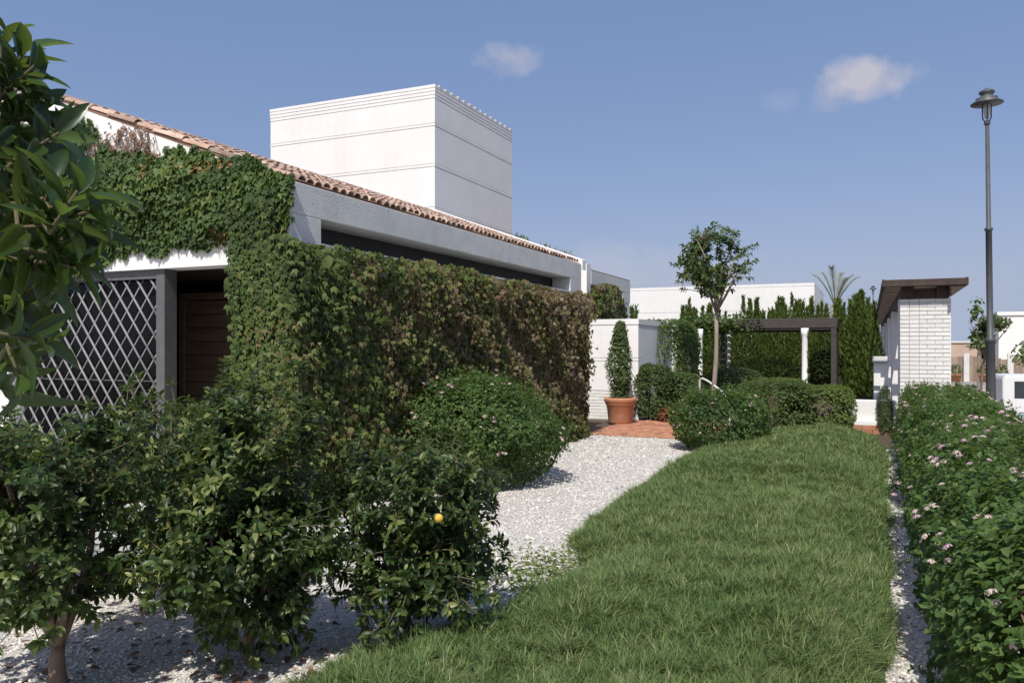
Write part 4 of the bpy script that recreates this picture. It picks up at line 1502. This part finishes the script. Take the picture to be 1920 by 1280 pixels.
def shoots(t, P, N, mat, leaf, per, length, seed):
    """young shoots standing proud of a bush"""
    r = np.random.default_rng(seed)
    m = len(P)
    d = unit(N * .7 + np.array([0, 0, .7]) + r.normal(0, .35, (m, 3)))
    L = length * r.uniform(.5, 1.4, m)
    i = np.repeat(np.arange(m), per)
    f = np.tile(np.linspace(.1, 1, per), m)
    pos = P[i] + d[i] * (L[i] * f)[:, None]
    side = unit(np.cross(d[i], r.normal(size=(len(i), 3))))
    dv = side * (1.1 - .5 * f)[:, None] + d[i] * .6
    nz = d[i] * .8 + np.array([0, 0, .5]) + r.normal(0, .3, (len(i), 3))
    tone = np.clip(.62 + r.normal(0, .16, len(i)), 0, .999)
    leaves(t, OVATE, pos, frames(dv, unit(nz)), leaf * (1.1 - .45 * f) * r.uniform(.7, 1.2, len(i)), tone, mat, 0, 'shoots')


def bush(name, label, cat, c, rad, n, seed, mat, leaf, tpl=OVATE, amp=.10, freq=2.4, depth=.35, flat=.0, nflow=0, pink=.5, group=None, single=0, up=.5):
    t = thing(name, label, cat, (c[0], c[1], 0), group=group)
    p, nr = blob(n, c, rad, seed, amp, freq, depth, .02, flat)
    r = np.random.default_rng(seed + 9)
    tone = np.clip(.45 + .2 * wob(p * 3, seed + 5, 1.0) + r.normal(0, .17, len(p)), 0, .999)
    leaves(t, tpl, p, orient(nr, r, up), leaf * r.uniform(.65, 1.2, len(p)), tone, mat, single, lo=OVATE_LO if (tpl is OVATE and n > 3000) else None)
    st = MB()
    for k in range(14):
        a = 6.283 * k / 14
        st.tube([(c[0] + .05 * math.cos(a), c[1] + .05 * math.sin(a), 0), (c[0] + rad[0] * .4 * math.cos(a), c[1] + rad[1] * .4 * math.sin(a), c[2] * .7),
                 (c[0] + rad[0] * .8 * math.cos(a), c[1] + rad[1] * .8 * math.sin(a), c[2] + rad[2] * .4 * math.sin(k * 1.7))], [.014, .009, .004], 5)
    st.build('stems', M['bark'], t, kind='stuff')
    if nflow:
        p, nr = blob(int(nflow * 3.5), c, rad, seed, amp, freq, .05, c[2] * .5, flat)
        shoots(t, p, nr, mat, leaf, 8, .10, seed + 40)
        p, nr = blob(nflow * 3, c, (rad[0] * 1.02, rad[1] * 1.02, rad[2] * 1.02), seed, amp, freq, .02, c[2] * .75, flat)
        k = r.permutation(len(p))[:nflow]
        flowers(t, p[k], nr[k], .023, pink)
    return t


bx_, by_ = at(850, 9.7)
bush('lantana_bush', 'large rounded bush with pink flowers before the creeper wall', 'lantana bush', (bx_, by_, .60), (1.36, 1.15, .71), 27000, 51, M['lantana'], .050, amp=.12, nflow=100, pink=.55, group='flowering lantana bushes', single=250, flat=.12)
bx_, by_ = at(1350, 12.6)
bush('lantana_bush', 'small flowering bush between the gravel path and the grass', 'lantana bush', (bx_, by_, .40), (.74, .70, .50), 11000, 52, M['lantana'], .05, amp=.09, nflow=64, pink=.5, group='flowering lantana bushes', flat=.15)


def row_hedge(name, label, cat, x0, x1, y0, y1, z1, n, seed, mat, leaf, tpl, depth=.30, amp=.09, nflow=0, pink=.4, single=0, bias=1.0):
    """a long hedge along y: leaves through the skin of a rounded, lumpy bank"""
    t = thing(name, label, cat, ((x0 + x1) / 2, (y0 + y1) / 2, 0))
    r = np.random.default_rng(seed)

    def pts(n, dep):
        v = y0 + (y1 - y0) * r.uniform(0, 1, n) ** bias
        a = r.uniform(-.25, math.pi + .25, n)
        hw, hz = (x1 - x0) / 2, z1 * .62
        cx, sz = np.cos(a), np.sin(a)
        cx = np.sign(cx) * np.abs(cx) ** .6
        sz = np.sign(sz) * np.abs(sz) ** .6
        q = np.stack([cx * 1.2, v * 1.6, sz * 1.2], 1)
        k = 1 + amp * wob(q, seed + 1, 1.3) + amp * .6 * wob(q, seed + 2, 3.1)
        k *= 1 - dep * r.uniform(0, 1, n) ** 1.7
        p = np.stack([(x0 + x1) / 2 - cx * hw * k, v, z1 * .42 + sz * hz * k * (1 - .0)], 1)
        nr = unit(np.stack([-cx, np.zeros(n), sz], 1))
        ok = p[:, 2] > .03
        p[:, 0] += .011 * (v - 4)
        # rounded ends
        e = np.clip(np.minimum(v - y0, y1 - v) / .5, 0, 1)
        p[:, 2] *= .75 + .25 * e ** .5
        p[:, 0] = (x0 + x1) / 2 + (p[:, 0] - (x0 + x1) / 2) * (.7 + .3 * e ** .5)
        return p[ok], nr[ok]
    p, nr = pts(n, depth)
    tone = np.clip(.45 + .2 * wob(p * 2.2, seed + 5, 1.0) + r.normal(0, .17, len(p)), 0, .999)
    nearm = p[:, 1] < 6.0
    leaves(t, tpl, p[nearm], orient(nr[nearm], r), leaf * r.uniform(.6, 1.25, nearm.sum()), tone[nearm], mat, single)
    nearm = ~nearm
    leaves(t, OVATE_LO, p[nearm], orient(nr[nearm], r), leaf * r.uniform(.6, 1.25, nearm.sum()), tone[nearm], mat, 0, 'far_foliage')
    if nflow:
        p, nr = pts(900, .04)
        shoots(t, p, nr, mat, leaf, 8, .09, seed + 40)
        p, nr = pts(nflow * 2, .0)
        k = np.where(p[:, 2] > z1 * .55)[0][:nflow]
        p[k] += nr[k] * .03
        flowers(t, p[k], nr[k], .021, pink)
    st = MB()
    k = 0
    v = y0 + .1
    while v < y1:
        for s_ in (-1, 0, 1):
            cx = (x0 + x1) / 2
            st.tube([(cx + s_ * .05, v, 0), (cx + s_ * (x1 - x0) * .28, v + .1 * math.sin(k), z1 * .55), (cx + s_ * (x1 - x0) * .36, v + .2 * math.cos(k), z1 * .85)], [.012, .008, .004], 5)
            k += 1
        v += .4
    st.build('stems', M['bark'], t, kind='stuff')
    return t


row_hedge('lantana_hedge', 'long flowering hedge running along the right side of the grass', 'hedge', .25, 1.36, 2.6, 14.9, .97, 74000, 61, M['lantana'], .047, OVATE,
          nflow=295, pink=.35, single=290, depth=.34, bias=1.2, amp=.12)

# ------------------------------------------------------------------ clipped shrubs and hedges by the pergola
def pxbush(name, label, cat, px, D, ztop, wpx, n, seed, mat, leaf, tpl=DIAMOND, flat=.35, amp=.05, dy=None, depth=.25, zlow=0.0, up=.6):
    x, y = at(px, D)
    w = wpx / FPX * D / 2
    return bush(name, label, cat, (x, y, (ztop + zlow) / 2), (w, dy or w, (ztop - zlow) / 2 * 1.02), n, seed, mat, leaf, tpl, amp, 2.2, depth, flat, up=up)


pxbush('clipped_hedge', 'rounded clipped hedge between the small flowering bush and the lawn end', 'hedge', 1450, 15.6, zrow(714, 15.6), 150, 12500, 101, M['box'], .06, flat=.45)
pxbush('clipped_hedge', 'yellow-green clipped hedge next to the low white wall', 'hedge', 1535, 15.4, zrow(722, 15.4), 125, 12500, 102, M['boxlight'], .06, flat=.45)
pxbush('clipped_hedge', 'flat pale clipped hedge behind the flowering bush', 'hedge', 1445, 18.6, zrow(708, 18.6), 140, 9000, 103, M['boxlight'], .07, flat=.4)
pxbush('clipped_hedge', 'dark rounded shrub right of the garden tree trunk', 'hedge', 1375, 19.0, zrow(690, 19.0), 120, 8000, 104, M['box'], .07, flat=.2)
pxbush('clipped_hedge', 'dark dome-shaped shrub left of the garden tree trunk', 'hedge', 1278, 18.2, zrow(697, 18.2), 92, 7000, 105, M['box'], .065, flat=.2)
pxbush('clipped_hedge', 'tall dark clipped hedge beside the end of the white garden wall', 'hedge', 1224, 17.7, zrow(684, 17.7), 72, 7000, 106, M['box'], .065, flat=.4)
pxbush('wall_ivy', 'bright green ivy mound spilling over the garden wall return', 'ivy', 1252, 19.6, zrow(600, 19.6), 128, 8000, 107, M['ivy'], .085, OVATE, flat=.35, amp=.08)
pxbush('shrub', 'small rust coloured shrub on the brick paving edge', 'shrub', 1252, 17.0, zrow(762, 17.0), 34, 500, 108, M['rust'], .05, OVATE, flat=0)
pxbush('shrub', 'narrow dark evergreen shrub beside the pavilion pier', 'shrub', 1659, 14.7, zrow(730, 14.7), 27, 2600, 109, M['box'], .05, SPRAY, flat=.1, amp=.12, up=1.0)
pxbush('shrub', 'shaded shrub beneath the pergola, left of the right column', 'shrub', 1430, 29.0, zrow(672, 29), 150, 3000, 110, M['box'], .09, OVATE, flat=.1)
pxbush('shrub', 'shaded shrub beneath the pergola, right of the right column', 'shrub', 1545, 28.5, zrow(655, 28.5), 60, 2500, 111, M['box'], .09, OVATE, flat=.1)
# climber on the left of the pergola roof
n = 1600
xx = rng.uniform(-5.7, -3.0, n)
xx = -5.7 + (xx + 5.7) * rng.uniform(.3, 1, n)
P = np.stack([xx, 26.4 + rng.uniform(-.25, .5, n), 2.42 + rng.normal(0, .10, n) - .12 * (xx + 5.7)], 1)
P[:, 2] = 2.36 + rng.normal(0, .12, n)
pc_ = thing('pergola_climber', 'leafy climber over the left end of the pergola beam', 'climber', (-5, 26.4, 2.2))
leaves(pc_, OVATE, P, orient(unit(rng.normal(size=(n, 3)) + np.array([0, -.6, .3])), rng), rng.uniform(.09, .14, n), rng.uniform(0, .9, n), M['ivy'])

# potted column
t = thing('potted_shrub', 'tall narrow clipped shrub growing in the terracotta pot', 'topiary', (POT[0], POT[1], .5))
MB().tube([(POT[0], POT[1], .45), (POT[0], POT[1], 1.9)], [.025, .01], 6).build('trunk', M['bark'], t)
n = 5200
z = rng.uniform(.56, 2.14, n)
f = (z - .56) / 1.58
wd_ = (.15 + .11 * np.clip(f / .25, 0, 1)) * np.clip((1.03 - f) / .6, 0, 1) ** .5
a = rng.uniform(0, 6.283, n)
q = np.stack([np.cos(a), np.sin(a), z * 2.5], 1)
rr = wd_ * (1 + .24 * wob(q, 9, 2.2)) * rng.uniform(.25, 1, n) ** .5
P = np.stack([POT[0] + rr * np.cos(a), POT[1] + rr * np.sin(a), z], 1)
nr = np.stack([np.cos(a), np.sin(a), np.full(n, .3)], 1)
leaves(t, OVATE_LO, P, orient(nr, rng), rng.uniform(.04, .07, n), rng.uniform(0, 1, n), M['box'], 0, 'crown')

# ------------------------------------------------------------------ cypresses
def cypress(label, x, y, h, w, n, seed):
    t = thing('cypress', label, 'cypress', (x, y, 0), group='cypress screen')
    MB().tube([(x, y, 0), (x, y, h * .8)], [.07, .02], 7).build('trunk', M['bark'], t)
    r = np.random.default_rng(seed)
    f = r.uniform(0.03, 1.06, n) ** .9
    prof = w * np.clip((1.02 - f) / .42, 0.02, 1) ** 1.5 * (.75 + .25 * np.clip(f / .15, 0, 1))
    a = r.uniform(0, 6.283, n)
    nl = 5
    li = r.integers(0, nl, n)
    lox, loy = r.normal(0, w * .38, nl), r.normal(0, w * .38, nl)
    lh = np.clip(r.normal(.93, .06, nl), .8, 1.0)
    lh[0] = 1.0
    prof = prof * .62
    f = f * lh[li]
    q = np.stack([np.cos(a) * 1.3, np.sin(a) * 1.3, f * h * 1.2], 1)
    rr = prof * (1 + .22 * wob(q, seed + 1, 1.7)) * r.uniform(.2, 1, n) ** .45
    P = np.stack([x + lox[li] + rr * np.cos(a), y + loy[li] + rr * np.sin(a), f * h + .08 * wob(q, seed + 3, 2.5)], 1)
    d = np.stack([np.cos(a) * .45, np.sin(a) * .45, np.ones(n)], 1) + r.normal(0, .25, (n, 3))
    nrm = np.stack([np.cos(a), np.sin(a), np.full(n, .3)], 1) + r.normal(0, .4, (n, 3))
    tone = np.clip(.45 + .22 * wob(q, seed + 4, 2.0) + r.normal(0, .16, n), 0, .999)
    leaves(t, SPRAY, P, frames(d, unit(nrm)), r.uniform(.09, .20, n), tone, M['cypress'], 0, 'crown')


cyp = [(1282, 34.5, 572), (1296, 34.8, 585), (1322, 34.6, 592), (1345, 34.9, 582), (1378, 34.6, 596), (1412, 34.5, 568), (1440, 34.8, 590), (1468, 34.5, 570), (1485, 34.9, 566), (1500, 34.5, 574),
       (1528, 34.8, 572), (1552, 34.5, 578), (1575, 34.7, 580)]
nth = ['first', 'second', 'third', 'fourth', 'fifth', 'sixth', 'seventh', 'eighth', 'ninth', 'tenth', 'eleventh', 'twelfth', 'thirteenth']
for i, (px, D, top) in enumerate(cyp):
    x, y = at(px, D)
    cypress('%s cypress from the left in the row behind the pergola' % nth[i], x, y, zrow(top, D) + .05, .80, 4800, 200 + i)
lab2 = ['pointed cypress just right of the pergola post', 'tallest cypress of the three right of the pergola', 'cypress nearest the pavilion roof']
for i, (px, D, top) in enumerate(((1592, 25.5, 580), (1612, 25.2, 566), (1632, 25.6, 572))):
    x, y = at(px, D)
    cypress(lab2[i], x, y, zrow(top, D) + .1, .40, 6500, 230 + i)
# a row behind the garden wall
for i, (px, D, top) in enumerate(((1184, 30, 586), (1193, 30.2, 582))):
    x, y = at(px, D)
    cypress(['left of two cypress tips above the white garden wall', 'right of two cypress tips above the white garden wall'][i], x, y, zrow(top, D), .16, 900, 250 + i)

# ------------------------------------------------------------------ grass bank
edge_px = [(500, 1330), (640, 1262), (745, 1222), (870, 1190), (1000, 1128), (1112, 1070), (1090, 1050), (1078, 1022), (1110, 985), (1190, 925), (1270, 870), (1350, 832),
           (1430, 815), (1560, 812), (1632, 822)]
lawn = [ground(a, b) for a, b in edge_px] + [(.20, 13.2), (.16, 11), (.15, 8), (.10, 6), (.065, 4.5), (.02, 3.4), (-.03, 2.6), (-.9, 2.2)]


def mound(P):
    e = np.clip(poly_dist(P, lawn) / .55, 0, 1)
    return e ** .6 * (.17 + .045 * wob(P, 301, 1.3) + .022 * wob(P, 302, 5.0) + .012 * wob(P, 303, 14.0))


gx = np.linspace(-4.2, .5, 70)
gy = np.linspace(2.0, 15.5, 190)
GX, GY_ = np.meshgrid(gx, gy)
pts = np.stack([GX.ravel(), GY_.ravel()], 1)
ins = in_poly(pts, lawn)
hz_ = np.where(ins, .012 + mound(pts), -.03)
vs_ = [(float(a), float(b), float(c)) for (a, b), c in zip(pts, hz_)]
fs_ = []
W = len(gx)
for j in range(len(gy) - 1):
    for i in range(W - 1):
        k = (j * W + i, j * W + i + 1, (j + 1) * W + i + 1, (j + 1) * W + i)
        if sum(ins[list(k)]) >= 2:
            fs_.append(k)
mb = MB()
mb.v, mb.f = vs_, fs_
tag(mb.build('lawn_bed', M['thatch']), kind='structure')

BL = (np.array([(-.5, 0, 0), (.5, 0, 0), (.42, .5, .10), (-.42, .5, .10), (0, 1, .42)], float), [(0, 1, 2, 3), (3, 2, 4)])
NT = 46000
D = 3.0 + (15.6 - 3.0) * rng.uniform(0, 1, NT) ** .85
sc_ = rng.uniform(-.34, .56, NT)
T2 = np.stack([D * (FW[0] + RT[0] * sc_), D * (FW[1] + RT[1] * sc_)], 1)
jt = np.stack([wob(T2, 317, 6.0), wob(T2, 318, 6.0)], 1) * .05
k = in_poly(T2 + jt, lawn)
T2, D = T2[k], D[k]
nt = len(T2)
per = np.clip((32 - 2.2 * (D - 3.5)), 12, 32).astype(int)
ti = np.repeat(np.arange(nt), per)
n = len(ti)
tr_ = rng.uniform(.7, 1.35, nt)[ti]                       # tuft size
ang_ = rng.uniform(0, 6.283, n)
rad_ = np.sqrt(rng.uniform(0, 1, n))
P2 = T2[ti] + np.stack([np.cos(ang_), np.sin(ang_)], 1) * (rad_ * .032 * tr_)[:, None]
big = wob(P2, 312, 1.5)
tl = rng.normal(0, .28, (nt, 2))[ti]                      # each tuft leans its own way
fl = np.stack([wob(P2, 313, 2.6), wob(P2, 314, 2.6)], 1) * .28
out_ = np.stack([np.cos(ang_), np.sin(ang_)], 1) * (rad_ * 1.05)[:, None]
hv = out_ + tl + fl + rng.normal(0, .22, (n, 2))
d = np.concatenate([hv, np.full((n, 1), 1.0)], 1)
tuft_h = np.clip(rng.normal(.072, .020, nt), .035, .13)[ti]
H = (tuft_h + .018 * big) * rng.uniform(.6, 1.3, n)
la = np.arctan2(hv[:, 1], hv[:, 0])
side = np.stack([-np.sin(la), np.cos(la), np.zeros(n)], 1) + rng.normal(0, .35, (n, 3))
nrm = np.cross(unit(d), unit(side))
nrm *= np.sign(nrm[:, 2:3] + 1e-6)
Rm2 = frames(d, nrm)
Dn = D[ti]
wdt = (.0022 + .00046 * Dn) * rng.uniform(.6, 1.4, n)
Rm2[:, :, 0] *= (wdt / H)[:, None]
Rm2[:, :, 2] *= -1.0
tt = np.clip(rng.normal(.46, .13, nt), .1, .85)[ti]
tone = np.clip(tt + .10 * big + .16 * (1 - rad_) - .05 + rng.normal(0, .13, n), 0, .93)
dryt = (rng.uniform(0, 1, nt) < .05)[ti]
tone = np.where((rng.uniform(0, 1, n) < .03) | (dryt & (rng.uniform(0, 1, n) < .5)), rng.uniform(.93, 1, n), tone)
P3 = np.concatenate([P2, (mound(P2) + .005 + .02 * tr_ * (1 - rad_))[:, None]], 1)
me = leaf_cloud('grass', BL, P3, Rm2, H, tone, M['grass'])
o = link('grass', me)
tag(o, 'long soft grass covering the mounded bank at centre and right', 'grass', kind='stuff')

# ------------------------------------------------------------------ pebbles and fallen leaves
OCT = (np.array([(.55, .1, 0), (.1, .48, .02), (-.5, .12, 0), (-.12, -.5, .03), (.05, .02, .30), (.3, -.32, .16), (-.25, .3, .17), (.02, 0, -.2)], float),
       [(0, 1, 4), (1, 6, 4), (6, 2, 4), (2, 3, 4), (3, 5, 4), (5, 0, 4), (1, 2, 6), (3, 0, 5)])
N = 112000
D = 3.3 + (15.0 - 3.3) * rng.uniform(0, 1, N) ** 1.5
s = rng.uniform(-.72, .56, N)
P2 = np.stack([D * (FW[0] + RT[0] * s), D * (FW[1] + RT[1] * s)], 1)
rim = poly_dist(P2, lawn)
ok = (~in_poly(P2, lawn) | (rim < .05)) & (P2[:, 0] > FX - .02) & (P2[:, 0] < .62) & (P2[:, 1] < 13.94)
P2, D = P2[ok], D[ok]
n = len(P2)
a = rng.uniform(0, 6.283, n)
d = np.stack([np.cos(a), np.sin(a), rng.normal(0, .25, n)], 1)
nr = np.stack([rng.normal(0, .3, n), rng.normal(0, .3, n), np.ones(n)], 1)
sz = (.0125 + .0013 * D) * rng.uniform(.6, 1.35, n)
P3 = np.concatenate([P2, (rng.uniform(0, .008, n))[:, None]], 1)
o = link('gravel', leaf_cloud('gravel', OCT, P3, frames(d, nr), sz, rng.uniform(0, 1, n), M['pebble']))
tag(o, 'pale crushed stone gravel covering the garden path', 'gravel', kind='stuff')

n = 220
q = np.stack([rng.uniform(-20, 760, n), rng.uniform(1090, 1300, n)], 1)
P2 = np.array([ground(a, b) for a, b in q])
ok = ~in_poly(P2, lawn)
P2 = P2[ok]
P2 = np.concatenate([P2, np.stack([rng.uniform(.12, .42, 60), rng.uniform(3.2, 12, 60)], 1)])
n = len(P2)
a = rng.uniform(0, 6.283, n)
P3 = np.concatenate([P2, rng.uniform(.012, .03, n)[:, None]], 1)
o = link('fallen_leaves', leaf_cloud('fallen_leaves', OVATE, P3, frames(np.stack([np.cos(a), np.sin(a), rng.normal(0, .2, n)], 1), np.stack([rng.normal(0, .4, n), rng.normal(0, .4, n), np.ones(n)], 1)),
                                     rng.uniform(.03, .06, n), rng.uniform(0, 1, n), M['dry']))
tag(o, 'dry brown leaves scattered on the gravel under the citrus', 'fallen leaves', kind='stuff')
# low weeds where gravel meets grass
n = 1500
q = np.stack([rng.normal(1040, 90, n), rng.normal(1085, 26, n)], 1)
P2 = np.array([ground(a, max(b, 1000)) for a, b in q])
P3 = np.concatenate([P2, rng.uniform(.01, .09, n)[:, None]], 1)
o = link('low_weeds', leaf_cloud('low_weeds', OVATE, P3, orient(unit(rng.normal(size=(n, 3)) * .4 + np.array([0, 0, 1])), rng), rng.uniform(.02, .045, n), rng.uniform(.2, 1, n), M['boxlight']))
tag(o, 'low green weeds spreading over the gravel edge', 'weeds', kind='stuff')
